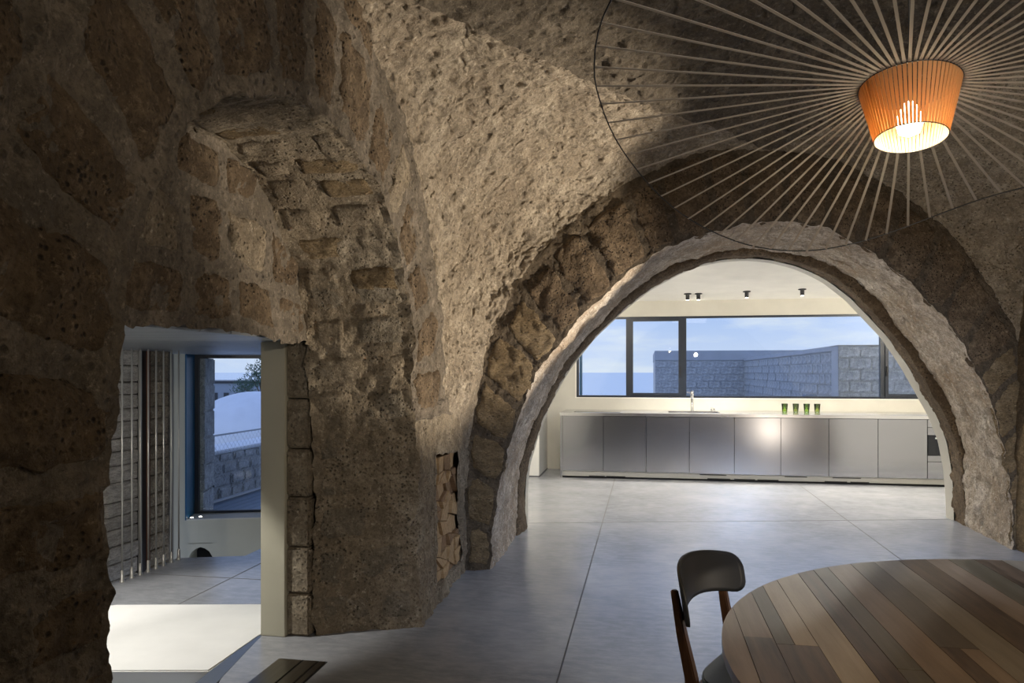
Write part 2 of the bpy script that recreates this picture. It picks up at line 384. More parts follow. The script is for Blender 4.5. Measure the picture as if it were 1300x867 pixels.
# front lunette curve
def circF(a): return fp(2.2+2.34*math.cos(a), .9+2.34*math.sin(a))
a0 = math.pi-math.asin(.4/2.34); a1 = math.asin(.4/2.34)
Farc = np.array([circF(a) for a in np.linspace(a0, a1, 200)])
FL = np.array([(-1.315, 5.41, 0), (-1.315, 5.41, 1.2)])
C0 = np.concatenate([rs([fp(-.195, 0), fp(-.195, 1.15), Farc[0]], 60), Farc, rs([Farc[-1], fp(4.46, 1.1), fp(4.46, 0)], 60)])
# match c1 to C0 by height on the two legs, by fraction along the arch
def split(c, zc):
    i = int(np.argmax(c[:, 2] > zc)); j = len(c)-1-int(np.argmax(c[::-1, 2] > zc)); return c[:i+1], c[i:j+1], c[j:]
k1 = split(c1, 1.28); k0 = split(C0, 1.3)
A1 = np.concatenate([rs(k, n) for k, n in zip(k1, (70, 230, 70))]); A0 = np.concatenate([rs(k, n) for k, n in zip(k0, (70, 230, 70))])
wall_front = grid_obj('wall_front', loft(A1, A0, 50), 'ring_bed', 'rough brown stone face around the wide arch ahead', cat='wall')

# left lunette curve and left wall
UL = -1.30
Larc = np.array([(UL, 2.9+1.87*math.cos(a), 1.3+1.87*math.sin(a)) for a in np.linspace(0, math.pi, 220)])
I_pts = [(4.204, 0), (4.19, .5), (4.17, .9), (4.15, 1.2), (4.12, 1.5), (4.055, 1.8), (3.90, 2.08), (3.66, 2.31), (3.40, 2.45), (3.042, 2.52), (2.6, 2.50), (2.25, 2.40), (1.98, 2.22), (1.80, 1.95), (1.716, 1.70), (1.66, 1.5), (1.645, 1.2), (1.635, .8), (1.655, .4), (1.645, 0)]
I3 = smooth(rs([(UL, v, z) for v, z in I_pts], 420), 4); I3[0, 2] = I3[-1, 2] = 0
ki = split(I3, 1.2)
O_arc = np.concatenate([rs([(UL, 5.40, 1.2), (UL, 4.77, 1.3)], 20)[:-1], Larc, rs([(UL, 1.03, 1.3), (UL, -.6, 1.2)], 20)[1:]])
Ia, Oa = rs(ki[1], 260), rs(O_arc, 260)
# keep the short pier-top run matched with the first part of the arch
Oa = np.concatenate([rs(O_arc[:20], 16), rs(O_arc[19:-19], 228), rs(O_arc[-20:], 16)])
Ia = np.concatenate([rs(ki[1][:10], 16), rs(ki[1][9:-9], 228), rs(ki[1][-10:], 16)])
wall_left = grid_obj('wall_left', loft(Ia, Oa, 60), 'mortar', 'rough brown stone wall around the left arch', cat='wall')
zl = np.unique(np.r_[np.linspace(0, .115, 9), np.linspace(.115, .94, 56), np.linspace(.94, 1.2, 18)])
innerv = np.interp(zl, ki[0][:, 2], ki[0][:, 1])
vr = 5.25-.22*np.clip((zl-.115)/.825, 0, 1)
cols = []
for z, vi, vb in zip(zl, innerv, vr):
    cols.append(np.r_[np.linspace(vi, 4.575, 26), np.linspace(4.575, vb, 34)[1:], np.linspace(vb, 5.405, 18)[1:]])
cols = np.array(cols); Pn = np.stack([np.full_like(cols, UL), cols, np.repeat(zl[:, None], cols.shape[1], 1)], 2)
keep = np.ones((len(zl)-1, cols.shape[1]-1), bool)
zi = (zl[:-1] > .1149) & (zl[:-1] < .9399); keep[np.ix_(zi, np.arange(25, 58))] = False
grid_obj('pier', Pn, 'pier_stone', parent=wall_left, keep=keep, amp=.8)
nearp = rs(ki[2], 90); grid_obj('pier', loft(nearp, np.stack([np.full(90, UL), np.full(90, -.6), nearp[:, 2]], 1), 120), 'mortar', parent=wall_left)
# recess: soffit and jambs, back wall
UB = -1.83
Iall = rs(I3, 420); Ib = Iall.copy(); Ib[:, 0] = UB
far = Iall[:, 1] > 2.9; Ib[:, 1] = np.where(far, 2.9+(Iall[:, 1]-2.9)*(3.95-2.9)/(4.204-2.9), Iall[:, 1]); Ib[:, 2] = Iall[:, 2]*.985
soff = loft(Iall, Ib, 40)
grid_obj('recess', soff, 'pier_stone', parent=wall_left, amp=.55)
vb = np.linspace(1.2, 4.12, 150); zb = np.linspace(1.655, 2.62, 50)
Pb = np.stack(np.broadcast_arrays(np.full((150, 50), UB), vb[:, None], zb[None, :]), 2)
grid_obj('recess_wall', Pb.copy(), 'mortar', parent=wall_left, amp=.5)

# pendentives
def pend(Lc, Fc, corner, name, label, n=340, m_=340, top=.10, material='rubble_vault'):
    Lc, Fc = rs(Lc, n), rs(Fc, n); P = loft(Lc, Fc, m_); t = np.linspace(0, 1, m_); foot = P[0].copy()
    cen = np.array([.9, 2.9]); s = np.linspace(0, 1, n)
    amt = .9*np.sin(np.pi*s)**1.3*.28+top*s
    mid = 4*t*(1-t); d = P[:, :, :2]-cen; d /= np.linalg.norm(d, axis=2, keepdims=True)
    P[:, :, :2] += d*(amt[:, None]*mid[None, :])[..., None]
    low = [foot-np.array([0, 0, d_]) for d_ in (.30, .2, .1, .05)]; Q = np.concatenate([np.array(low), P]); Q[:4, :, :2] += (foot[None, :, :2]-cen)*np.array([.03, .02, .01, .004])[:, None, None]
    grid_obj(name, Q, material, label, amp=1.25 if n > 60 else .98, cat='vault'); return P[-1]
UR = 3.10
half = len(Larc)//2; Lfar = np.concatenate([Larc[:half+1]]); Fl = Farc[:101]
Rarc = np.array([(UR, 3.1+2.35*math.cos(a)*1.52, 1.3+1.9*math.sin(a)) for a in np.linspace(0, math.pi, 220)])
Barc = np.array([(.9+2.2*math.cos(a), -.6, 1.2+2.0*math.sin(a)) for a in np.linspace(0, math.pi, 220)])
# the foot of the pendentive runs along the top of the pier
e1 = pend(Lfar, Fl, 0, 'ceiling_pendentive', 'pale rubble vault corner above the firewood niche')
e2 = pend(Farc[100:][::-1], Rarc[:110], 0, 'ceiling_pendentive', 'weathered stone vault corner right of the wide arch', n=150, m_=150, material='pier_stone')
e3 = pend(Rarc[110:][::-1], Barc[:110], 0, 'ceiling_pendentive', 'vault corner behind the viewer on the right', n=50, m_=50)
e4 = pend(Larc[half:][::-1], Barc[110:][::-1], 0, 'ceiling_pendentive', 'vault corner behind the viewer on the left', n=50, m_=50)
rim = np.concatenate([rs(e1, 230), rs(e2, 200)[1:], rs(e3, 80)[1:], rs(e4[::-1], 80)[1:]])
cen = np.array([.9, 3.1, 3.62]); rr_ = np.linspace(0, 1, 130)
dome = rim[:, None, :]*(1-rr_[None, :, None])+cen*rr_[None, :, None]
dome[:, :, 2] = rim[:, None, 2]+(3.62-rim[:, None, 2])*np.sin(rr_*np.pi/2)[None, :]**1.2
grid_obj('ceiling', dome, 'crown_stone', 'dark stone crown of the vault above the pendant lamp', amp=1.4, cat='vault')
# right and back wall, plain rough stone outside the frame
gr = lambda p, q, z1, n, m_: np.stack(np.broadcast_arrays(np.linspace(p[0], q[0], n)[:, None], np.linspace(p[1], q[1], n)[:, None], np.linspace(0, z1, m_)[None, :]), 2).copy()
grid_obj('wall_right', gr((UR-.06, 6.95), (UR-.06, -.7), 3.3, 120, 60), 'gold_stone', 'golden stone wall right of the wide arch', cat='wall', amp=.7)
grid_obj('wall_back', gr((-1.4, -.6), (3.2, -.6), 3.4, 40, 30), 'pier_stone', 'stone wall behind the viewer', cat='wall')

struct('light_shell', box(box(box(box(box(B((-2.6, -1.2, 3.95), (4.9, 8.3, 4.1)), (-1.98, 4.2, 1.8), (-1.90, 7.2, 4.0)), (-2.6, -1.2, 1.8), (-2.5, 4.2, 4.0)), (-2.6, 8.2, 2.9), (4.9, 8.3, 4.0)), (4.8, -1.2, 0), (4.9, 7.4, 4.0)), (-2.6, -1.3, 0), (4.9, -1.2, 4.1)), 'mortar', 'unseen outer shell added to keep sky light out of the vault', 'light shell')  # closed shell added outside the vault to stop sky light leaking through seams

# ---- individual stones
rnd = random.Random(3)
BR = ['brown_stone', 'brown_stone', 'pier_stone', 'brown_stone']
def polyI(c, s):                        # point at fraction s along a curve
    i = s*(len(c)-1); k = min(int(i), len(c)-2); return c[k]*(1-(i-k))+c[k+1]*(i-k)
LN = (1, 0, 0)
# voussoirs of the left arch, seen on the room face
arcI = rs(ki[1], 300); ns = 15
cuts = [(k+rnd.uniform(-.16, .16))/ns for k in range(ns+1)]
for k in range(ns):
    s0, s1 = cuts[k]+.006, cuts[k+1]-.006
    s0 = max(.01, s0); s1 = min(.985, s1)
    r = .36+rnd.uniform(0, .16)
    pts = []
    for s, f in ((s0, .05), (s1, .05), (s1, r), (s0, r)):
        p = polyI(arcI, s); d = np.array([0, p[1]-2.92, p[2]-1.25]); d /= np.linalg.norm(d)
        pts.append(p+d*f)
    stone_piece(wall_left, pts, LN, .016, rnd.choice(BR))
    if k > 5:                           # a second ring of stones above on the near side
        pts = []
        for s, f in ((s0, r+.05), (s1, r+.05), (s1, r+.34), (s0, r+.34)):
            p = polyI(arcI, s); d = np.array([0, p[1]-2.92, p[2]-1.25]); d /= np.linalg.norm(d); pts.append(p+d*f)
        stone_piece(wall_left, pts, LN, .012, rnd.choice(BR))
# courses of the near pillar
z = .0
while z < 1.45:
    hgt = rnd.uniform(.20, .30); v = 1.66
    while v > .9:
        wv = rnd.uniform(.28, .42); sl = rnd.uniform(-.02, .02)
        stone_piece(wall_left, [(UL, v-.02, z+.02), (UL, v-wv, z+.02+sl), (UL, v-wv, z+hgt-.02+sl), (UL, v-.02, z+hgt-.02)], LN, .012, rnd.choice(BR)); v -= wv
    z += hgt
# far jamb courses (face looks towards the viewer)
jn = np.array([.40, -.92, 0])
z = .03
while z < 1.9:
    hgt = rnd.uniform(.19, .27); cut = rnd.uniform(.35, .65)
    for f0, f1 in ((.05, cut-.03), (cut+.03, .96)):
        q = []
        for f, zz in ((f0, z+.015), (f1, z+.015), (f1, z+hgt-.015), (f0, z+hgt-.015)):
            k = int(np.argmin(np.abs(Iall[:200, 2]-zz))); q.append(Iall[k]*(1-f)+Ib[k]*f)
        stone_piece(wall_left, q, jn, .004, 'jamb_stone' if rnd.random() < .6 else 'pier_stone', amp=.55, bump=.5)
    z += hgt
# soffit stones
for k in range(13):
    s0 = .30+k*.03; s1 = s0+.026
    i0, i1 = int(s0*419), int(s1*419)
    cut = rnd.uniform(.3, .7)
    for f0, f1 in ((.04, cut-.03), (cut+.03, .96)):
        q = [Iall[i]*(1-f)+Ib[i]*f for i, f in ((i0, f0), (i0, f1), (i1, f1), (i1, f0))]
        mid = (q[0]+q[2])/2; stone_piece(wall_left, q, (0, 2.92-mid[1], 1.3-mid[2]), .006, rnd.choice(['pier_stone', 'gold_stone', 'pier_stone']), amp=.55, bump=.6)
# recess back wall stones above the lintel
rows = [(1.69, 1.90, [1.55, 1.95, 2.32, 2.75, 3.12, 3.5, 3.85]), (1.94, 2.20, [1.55, 1.95, 2.16, 2.74, 3.05, 3.42, 3.75]), (2.24, 2.45, [1.9, 2.22, 2.66, 3.02, 3.4])]
for z0, z1, vs in rows:
    for va, vb_ in zip(vs, vs[1:]):
        j = rnd.uniform(0, .03)
        stone_piece(wall_left, [(UB, va+.03, z0+j), (UB, vb_-.03, z0), (UB, vb_-.03, z1-j), (UB, va+.03, z1)], LN, .018, rnd.choice(BR), rnd=1)
# voussoirs of the wide arch
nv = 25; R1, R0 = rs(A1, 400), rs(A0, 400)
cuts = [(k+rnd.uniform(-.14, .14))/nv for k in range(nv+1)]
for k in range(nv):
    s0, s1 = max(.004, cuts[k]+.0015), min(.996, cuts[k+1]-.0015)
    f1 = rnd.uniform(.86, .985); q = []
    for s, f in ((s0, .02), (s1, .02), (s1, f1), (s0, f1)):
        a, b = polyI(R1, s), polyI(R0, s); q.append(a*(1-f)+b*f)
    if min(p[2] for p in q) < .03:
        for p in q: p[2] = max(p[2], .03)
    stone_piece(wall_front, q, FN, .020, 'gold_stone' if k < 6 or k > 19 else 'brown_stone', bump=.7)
# stones of the arch reveal
r1, r2 = rs(c1, 400), rs(c2, 400)
for k in range(22):
    s0, s1 = max(.006, k/22+.004), min(.994, (k+1)/22-.004)
    c_ = rnd.uniform(.3, .45); d_ = c_+rnd.uniform(.25, .35)
    for f0, f1 in ((.04, c_-.02), (c_+.02, d_-.02), (d_+.02, .97)):
        q = []
        for s, f in ((s0, f0), (s0, f1), (s1, f1), (s1, f0)): q.append(polyI(r1, s)*(1-f)+polyI(r2, s)*f)
        for p in q: p[2] = max(p[2], .02)
        mid = (q[0]+q[2])/2; stone_piece(reveal, q, (.95-mid[0], 0, .9-mid[2]), .005, 'reveal_stone', rnd=.7)

# ---- opening to the stairs: quoins, plaster jamb, steel soffit
qz = [0, .24, .50, .78, 1.05, 1.33, 1.65]
for a, b in zip(qz, qz[1:]):
    bm = B((-1.985, 3.905, a+.004), (-1.842, 4.02, b-.004), .012)
    obj('quoin', bm, 'pier_stone', wall_left)
o = struct('trim_4', B((-2.125, 3.885, 0), (-1.978, 4.3, 1.65), .004), 'jamb_plaster', 'smooth olive-cream plaster jamb of the low opening to the stairs', 'door jamb')
struct('wall_divider', box(B((-2.125, 4.30, -.1), (-2.06, 6.75, 1.7)), (-2.06, 4.28, -.1), (-1.84, 4.33, 1.7)), 'jamb_plaster', 'wall behind the plaster jamb, mostly hidden', 'wall')
struct('wall_landing_near', B((-5.2, 1.1, -2.2), (-1.86, 1.2, 1.7)), 'cream_plaster', 'near wall of the stair landing, hidden by the pillar', 'wall')

# ---- floors
def quadfloor(pts, z0, z1): return prism(bmesh.new(), pts, z0, z1)
fl_room = quadfloor([(-2.05, 3.4), (-2.13, 3.95), (-2.13, 4.25), (-1.9, 4.3), (-1.9, 12.2), (4.7, 12.2), (4.7, -.8), (-1.9, -.8), (-1.9, 3.0)], -.18, 0)
floor = struct('floor', fl_room, 'polished_concrete', 'grey-blue polished concrete floor with fine cut joints', 'floor')
bm = bmesh.new()
for u in (-.415, 1.985): box(bm, (u-.004, -.5, 0), (u+.004, 10.46, .0012))
jd = np.array([2.4, .535]); jd /= np.linalg.norm(jd)
for a in (0,):
    p = np.array([-.418, 7.395]); l0, l1 = p-jd*.72, p+jd*3.52; nrm = np.array([-jd[1], jd[0]])*.004
    prism(bm, [l0-nrm, l1-nrm, l1+nrm, l0+nrm], 0, .0012)
j = obj('joint', bm, 'shadow_joint', floor)
# floor grille by the opening
t = thing('floor_grille', 'dark metal floor grille with long slats beside the stair opening', 'grille', W(-1.72, 2.9, 0))
for a, b in ((-.135, -.008), (.002, .075), (.085, .118)):
    obj('slat', B((a, -.9, .001), (b, .68, .007), .001), 'grille_metal', t)
obj('frame', B((-.14, -.92, .0), (.125, .69, .002)), 'dark_void', t)

# ================================================================== STAIR LANDING
def wq(x, y): return (x*CT-y*ST, x*ST+y*CT)     # world to building frame
land = quadfloor([(-3.66, 4.0), (-3.66, 5.39), (-3.17, 5.55), (-3.17, 6.35), (-2.13, 6.6), (-2.13, 4.36), (-2.4, 4.42), (-3.3, 4.24), (-3.6, 4.15)], -.2, 0)
landing = struct('floor_landing', land, 'polished_concrete', 'blue-grey concrete stair landing behind the steel rods', 'floor')
bm = bmesh.new(); box(bm, (-3.6, 4.93, 0), (-2.14, 4.937, .0012)); box(bm, (-2.93, 4.3, 0), (-2.923, 6.1, .0012)); obj('joint', bm, 'shadow_joint', landing)
a, b, c_, d_, e_ = wq(-1.50, 3.70), wq(-1.425, 4.18), wq(-1.60, 4.86), wq(-3.35, 4.70), wq(-3.4, 3.69)
bm = quadfloor([a, b, (-2.13, 4.0), (-2.13, 4.36), (-2.41, 4.405), (-3.3, 4.235), (-3.66, 4.0), e_], -.10, .004)
bmesh.ops.bevel(bm, geom=[e for e in bm.edges if all(v.co.z > 0 for v in e.verts)], offset=.006, segments=2, affect='EDGES')
o = obj('white_landing_slab', bm, 'white_slab'); o.rotation_euler = (0, 0, RZ); tag(o, 'brightly lit white slab at the head of the stairs', 'slab')
o = obj('steel_threshold', quadfloor([wq(-1.405, 3.3), wq(-1.405, 4.20), wq(-1.43, 4.20), wq(-1.495, 3.68), wq(-1.53, 3.3)], -.12, .001), 'ceiling_metal'); o.rotation_euler = (0, 0, RZ)
tag(o, 'narrow tapering steel strip between the floor and the white slab', 'threshold')
struct('stair_riser', B((-4.4, 3.05, -.60), (-2.13, 3.25, -.28)), 'jamb_plaster', 'shadowed stair step below the white slab', 'stairs')
struct('floor_stairwell', B((-5.2, 1.1, -2.3), (-1.9, 8, -2.2)), 'polished_concrete', 'lower floor of the stairwell', 'floor')
cl = bmesh.new(); box(cl, (-5.3, 1.0, 1.70), (-1.92, 7.7, 1.78)); 
cl = struct('ceiling_landing', cl, 'ceiling_metal', 'low ceiling of grey metal boards over the stair landing', 'ceiling')
nb = 22; P0 = obj('board', B((-3.3, -.118, -.02), (-.145 if False else .0, .118, .02), .003), 'ceiling_metal', cl)
P0.location = (-1.87, 1.35, 1.672)
for k in range(1, 26): again(P0, cl, (-1.87, 1.35+k*.24, 1.672))
# stairwell stone wall behind the rods
sw = struct('wall_stairwell', B((-4.40, 1.2, -2.2), (-4.10, 5.93, 1.72)), 'mortar', 'coursed pale stone wall of the stairwell behind the rods', 'wall')
rnd = random.Random(5)
z = -.75
while z < 1.6:
    hgt = rnd.choice([.11, .13, .15, .10]); hgt = min(hgt, 1.66-z)
    for va, vb_, m_ in ((4.45, 5.05+rnd.uniform(-.1, .1), 'slab_stone'), (5.05, 5.41, 'slab_stone'), (5.53, 5.80, 'pier_stone')):
        obj('slab', B((-4.12, va+.004, z+.004), (-4.02+rnd.uniform(-.006, .006), vb_-.004, z+hgt-.004), .006), m_, sw)
    z += hgt
t = thing('steel_channel', 'dark upright steel channel between the pale stone courses', 'channel', W(-4.03, 5.47, -2.2))
obj('web', B((-.03, -.055, 0), (0, .055, 3.85)), 'dark_channel', t)
obj('flange', B((0, -.055, 0), (.03, -.047, 3.85)), 'rod_metal', t); obj('flange', B((0, .047, 0), (.03, .055, 3.85)), 'rust_edge', t)
for k in range(6): obj('bolt', lathe(bmesh.new(), [(0, 0), (.006, 0), (.006, .006), (0, .006)], (.0, -.02, 2.3+k*.28), 8), 'rod_metal', t)
# rods
rv = [4.704, 4.805, 4.895, 4.985, 5.075, 5.165, 5.262, 5.354]
names = ['nearest', 'second', 'third', 'fourth', 'fifth', 'sixth', 'seventh', 'farthest']
proto = None
for k, v in enumerate(rv):
    lab = ('thin upright steel rod on the landing edge, ' + (('nearest the pillar' if k == 0 else 'farthest from the pillar') if k in (0, 7) else names[k]+' counted from the pillar'))
    t = thing('steel_rod', lab, 'rod', W(-3.625, v, 0), RZ, 'steel rods along the landing edge')
    if k == 0:
        ra = obj('shaft', tube(bmesh.new(), [(0, 0, .002), (0, 0, 1.648)], .0065, 8), 'rod_metal', t, True)
        rb = obj('collar', lathe(bmesh.new(), [(.018, 0), (.018, .012), (.013, .014), (.012, .075), (.007, .085)], seg=12), 'rod_metal', t, True)
    else: again(ra, t); again(rb, t)
# window wall of the landing, skewed like the stone front
A9 = -TH+PHI
ww = lambda s, off=0.: (-4.36+s*math.cos(PHI)-off*math.sin(PHI), 6.54+s*math.sin(PHI)+off*math.cos(PHI))
wt = thing('wall_window_landing', 'cream plaster wall around the landing window', 'wall', W(*ww(0), 0), A9); wt['kind'] = 'structure'
obj('panel', B((-.17, 0, -2.2), (-.002, .33, 1.70)), 'jamb_plaster', wt)
obj('panel', B((-.40, .02, -2.2), (-.17, .33, 1.70)), 'jamb_plaster', wt)
for s in (-.115, -.155): obj('groove', B((s, -.004, -2.2), (s+.006, .002, 1.70)), 'shadow_joint', wt)
pb = bmesh.new(); box(pb, (-.002, 0, -.18), (2.6, .33, .052)); box(pb, (-.002, 0, -2.2), (.03, .33, -.18)); box(pb, (.25, 0, -2.2), (2.6, .33, -.18))
obj('panel', pb, 'jamb_plaster', wt)
arch = [(.03, -.4), (.03, -.30), (.06, -.255), (.10, -.225), (.14, -.212), (.18, -.225), (.22, -.255), (.25, -.30), (.25, -.4), (.25, -.17), (.03, -.17)]
ab = bmesh.new(); tp = [(.03, -.17), (.25, -.17)]
ar = [(.03, -.31), (.06, -.255), (.10, -.225), (.14, -.212), (.18, -.225), (.22, -.255), (.25, -.31)]
for y0, y1 in ((0., .33),):
    fr_ = [ab.verts.new((x_, y0, z_)) for x_, z_ in ar]+[ab.verts.new((.25, y0, -.17)), ab.verts.new((.03, y0, -.17))]
    ba_ = [ab.verts.new((x_, y1, z_)) for x_, z_ in ar]+[ab.verts.new((.25, y1, -.17)), ab.verts.new((.03, y1, -.17))]
    ab.faces.new(fr_[::-1]); ab.faces.new(ba_)
    for i in range(len(fr_)): ab.faces.new((fr_[i], fr_[(i+1) % len(fr_)], ba_[(i+1) % len(fr_)], ba_[i]))
obj('arch_head', ab, 'jamb_plaster', wt); obj('arch_backing', B((0, .30, -2.2), (.28, .34, -.18)), 'dark_void', wt)
obj('panel', B((2.2, 0, .05), (2.6, .33, 1.7)), 'jamb_plaster', wt)
t2 = thing('window_2', 'landing window with deep blue steel reveal and black frame', 'window', W(*ww(0), .05), A9); t2['kind'] = 'structure'
obj('reveal', B((0, -.004, 0), (.012, .31, 1.60)), 'blue_steel', t2)
obj('sill', B((.012, -.01, .0), (2.2, .30, .012)), 'cream_plaster', t2)
obj('frame', box(box(B((.012, .285, .012), (.05, .33, 1.6)), (.05, .285, .012), (2.2, .33, .035)), (.05, .285, 1.565), (2.2, .33, 1.6)), 'black_frame', t2)
obj('pane', B((.05, .305, .035), (2.2, .311, 1.565)), 'window_glass', t2)
for k, (s, y) in enumerate(((.045, .06), (.115, .10))):
    o = obj('recessed_sill_light', lathe(bmesh.new(), [(0, .004), (.013, .004), (.013, 0), (0, 0)], seg=12), 'sill_glow'); o.rotation_euler = (0, 0, A9)
    p = ww(s, y); o.location = W(p[0], p[1], .063)
    tag(o, ('tiny round lamp at the corner of the blue window reveal', 'second tiny round lamp on the landing window sill, away from the blue reveal')[k], 'lamp', 'sill lamps of the landing window')
# down light of the landing
t = thing('landing_downlight', 'small recessed ceiling lamp above the white landing slab', 'lamp', W(-3.1, 3.3, 1.646))
obj('housing', lathe(bmesh.new(), [(0, .004), (.035, .004), (.035, -.004), (.028, -.004), (.028, 0), (0, 0)], seg=20), 'black_metal', t)
obj('lens', lathe(bmesh.new(), [(0, -.003), (.027, -.003)], seg=20), 'lamp_glow', t)
spot('landing_light', W(-3.1, 3.3, 1.62), W(-2.75, 3.85, 0), 125, 72, .35, (1, .96, .88), .03)

# ================================================================== KITCHEN
VW = 11.36
kw = bmesh.new(); T = .25
box(kw, (-1.55, VW, 0), (5.0, VW+T, 1.095)); box(kw, (-1.55, VW, 2.305), (5.0, VW+T, 3.3)); box(kw, (-1.55, VW, 1.095), (-1.03, VW+T, 2.305)); box(kw, (4.55, VW, 1.095), (5.0, VW+T, 2.305))
struct('wall_kitchen_far', kw, 'cream_plaster', 'cream plaster kitchen wall around the long window', 'wall')
struct('wall_kitchen_left', box(B((-2.2, 10.47, 0), (-1.477, 11.7, 3.3)), (-2.3, 6.9, 0), (-1.9, 10.6, 3.3)), 'white_plaster', 'white plaster block left of the kitchen counter', 'wall')
struct('baseboard_left', box(B((-2.2, 10.455, .0), (-1.46, 10.47, .012)), (-1.477, 10.455, 0), (-1.465, VW, .012)), 'shadow_joint', 'dark shadow joint at the foot of the white plaster block', 'baseboard')
struct('wall_kitchen_right', B((4.7, 7.5, 0), (4.9, 11.8, 3.3)), 'white_plaster', 'white kitchen side wall hidden behind the arch', 'wall')
kc = bmesh.new(); vs = [kc.verts.new(p) for p in ((-2.3, 6.8, 2.86), (5.0, 6.8, 2.86), (5.0, VW+.1, 2.528), (-2.3, VW+.1, 2.528))]; up = [kc.verts.new(v.co+Vector((0, 0, .3))) for v in vs]
kc.faces.new(vs); kc.faces.new(up[::-1])
for i in range(4): kc.faces.new((vs[i], vs[(i+1) % 4], up[(i+1) % 4], up[i]))
struct('ceiling_kitchen', kc, 'white_plaster', 'smooth cream kitchen ceiling seen through the arch', 'ceiling')
# kitchen side of the stone wall
out = np.array([(-2.2, 0), (-2.2, 1.0), (-2.2, 3.2), (.9, 3.3), (4.8, 3.2), (4.8, 1.0), (4.8, 0)]); oo = rs(np.c_[out[:, 0], 7.14+(out[:, 0]+1.115)*.27, out[:, 1]], N)
oo[:, 1] += .16
grid_obj('wall_kitchen_near', loft(c4, oo, 8), 'white_plaster', 'kitchen side of the stone arch wall', amp=0, cat='wall')

# window 1
win = thing('window_1', 'long black-framed kitchen window over the steel counter', 'window', W(0, VW, 0)); win['kind'] = 'structure'
Z0, Z1 = 1.095, 2.305
def bar(u0, u1, z0, z1, y0=.02, y1=.09, m_='black_frame', n='frame'): return obj(n, B((u0, y0, z0), (u1, y1, z1), .003), m_, win)
bar(-1.03, -.995, Z0, Z1); bar(4.5, 4.55, Z0, Z1); bar(-.995, 4.5, Z0, Z0+.03); bar(-.995, 4.5, Z1-.03, Z1)
bar(-.99, -.955, Z0+.03, Z1-.03, .09, .2, 'blue_steel', 'reveal')
bar(-.285, -.225, Z0+.03, Z1-.03, n='mullion'); bar(.53, .60, Z0+.03, Z1-.03, n='mullion'); bar(3.285, 3.345, Z0+.03, Z1-.03, n='mullion')
def sash(u0, u1, hs):
    s_ = obj('sash', box(box(box(B((u0, .0, Z0+.03), (u0+.045, .05, Z1-.03)), (u1-.045, .0, Z0+.03), (u1, .05, Z1-.03)), (u0+.045, .0, Z0+.03), (u1-.045, .05, Z0+.07)), (u0+.045, .0, Z1-.07), (u1-.045, .05, Z1-.03)), 'black_frame', win)
    obj('pane', B((u0+.045, .02, Z0+.07), (u1-.045, .026, Z1-.07)), 'window_glass', s_)
    obj('handle', B((hs-.012, -.03, 1.42), (hs+.012, .0, 1.56), .004), 'black_metal', s_)
sash(-.225, .53, .51); sash(3.345, 4.45, 3.37)
for u0, u1 in ((-.955, -.285), (.60, 3.285)): obj('pane', B((u0, .05, Z0+.03), (u1, .056, Z1-.03)), 'window_glass', win)
struct('trim_5', box(B((-1.05, VW-.004, Z0-.012), (4.56, VW+.02, Z0)), (-1.05, VW-.004, Z0), (-1.03, VW+.02, Z1)), 'white_plaster', 'pale edge bead around the kitchen window', 'trim')

# cabinets
KV = 10.43; seams = [-1.172, -.572, .010, .590, 1.178, 1.775, 2.378, 2.985, 3.578]
pos = ['leftmost', 'second from left', 'third from left, under the cooktop end', 'fourth from left, under the faucet', 'middle, fifth from left', 'sixth from left, under the green glasses', 'seventh from left, third from the oven', 'eighth from left, beside the oven']
pos = ['at the far left end of the counter', 'second from the left end', 'third from the left end, left of the faucet', 'fourth from the left end, below the faucet', 'fifth from the left end', 'sixth from the left end, below the green glasses', 'seventh from the left end, two from the oven', 'eighth from the left end, next to the oven']
for k in range(8):
    u0, u1 = seams[k], seams[k+1]; wd = u1-u0
    t = thing('kitchen_cabinet', 'brushed steel base cabinet '+pos[k], 'cabinet', W(u0, KV, 0), RZ, 'steel base cabinets')
    obj('body', B((.002, .022, .10), (wd-.002, .88, .868 if k not in (2, 3) else .66)), 'dark_void' if k else 'brushed_steel', t)
    obj('door', B((.003 if k else .035, 0, .102), (wd-.003, .02, .862), .002), 'brushed_steel', t)
    if k == 0:
        obj('end_panel', B((0, -.004, .0), (.03, .88, .868), .001), 'brushed_steel', t)
t = thing('kitchen_plinth', 'low recessed steel plinth with dark vent slots under the cabinets', 'plinth', W(-1.172, KV+.012, 0))
obj('board', B((.03, 0, .028), (5.9, .04, .098)), 'grey_plinth', t); obj('recess', B((.03, .03, 0), (5.9, .07, .03)), 'dark_void', t)
for u0, u1, z in ((.40, .62, .032), (.64, .90, .032), (1.9, 2.25, .086), (2.0, 2.3, .034), (2.35, 2.62, .034), (2.65, 2.92, .034), (3.0, 3.28, .086), (3.5, 3.78, .034), (3.6, 3.95, .086), (3.82, 4.05, .034)):
    obj('vent', B((u0, -.003, z-.006), (u1, .002, z+.006)), 'dark_void', t)
# oven unit
t = thing('oven_cabinet', 'brushed steel cabinet with a black built-in oven at the right end', 'oven', W(3.578, KV, 0))
obj('body', B((.002, .03, .10), (.62, .88, .868)), 'dark_void', t)
obj('drawer', B((.004, 0, .765), (.62, .02, .862), .002), 'brushed_steel', t); obj('panel', B((.004, 0, .665), (.62, .02, .759), .002), 'brushed_steel', t)
ov = obj('oven_door', B((.004, -.004, .405), (.62, .025, .659), .003), 'oven_black', t)
obj('display', B((.09, -.007, .615), (.2, -.003, .635)), 'oven_label', ov); obj('oven_window', B((.10, -.0065, .43), (.52, -.003, .58)), 'oven_black', ov)
obj('panel', B((.004, 0, .325), (.62, .02, .399), .002), 'brushed_steel', t); obj('drawer', B((.004, 0, .102), (.62, .02, .319), .002), 'brushed_steel', t)
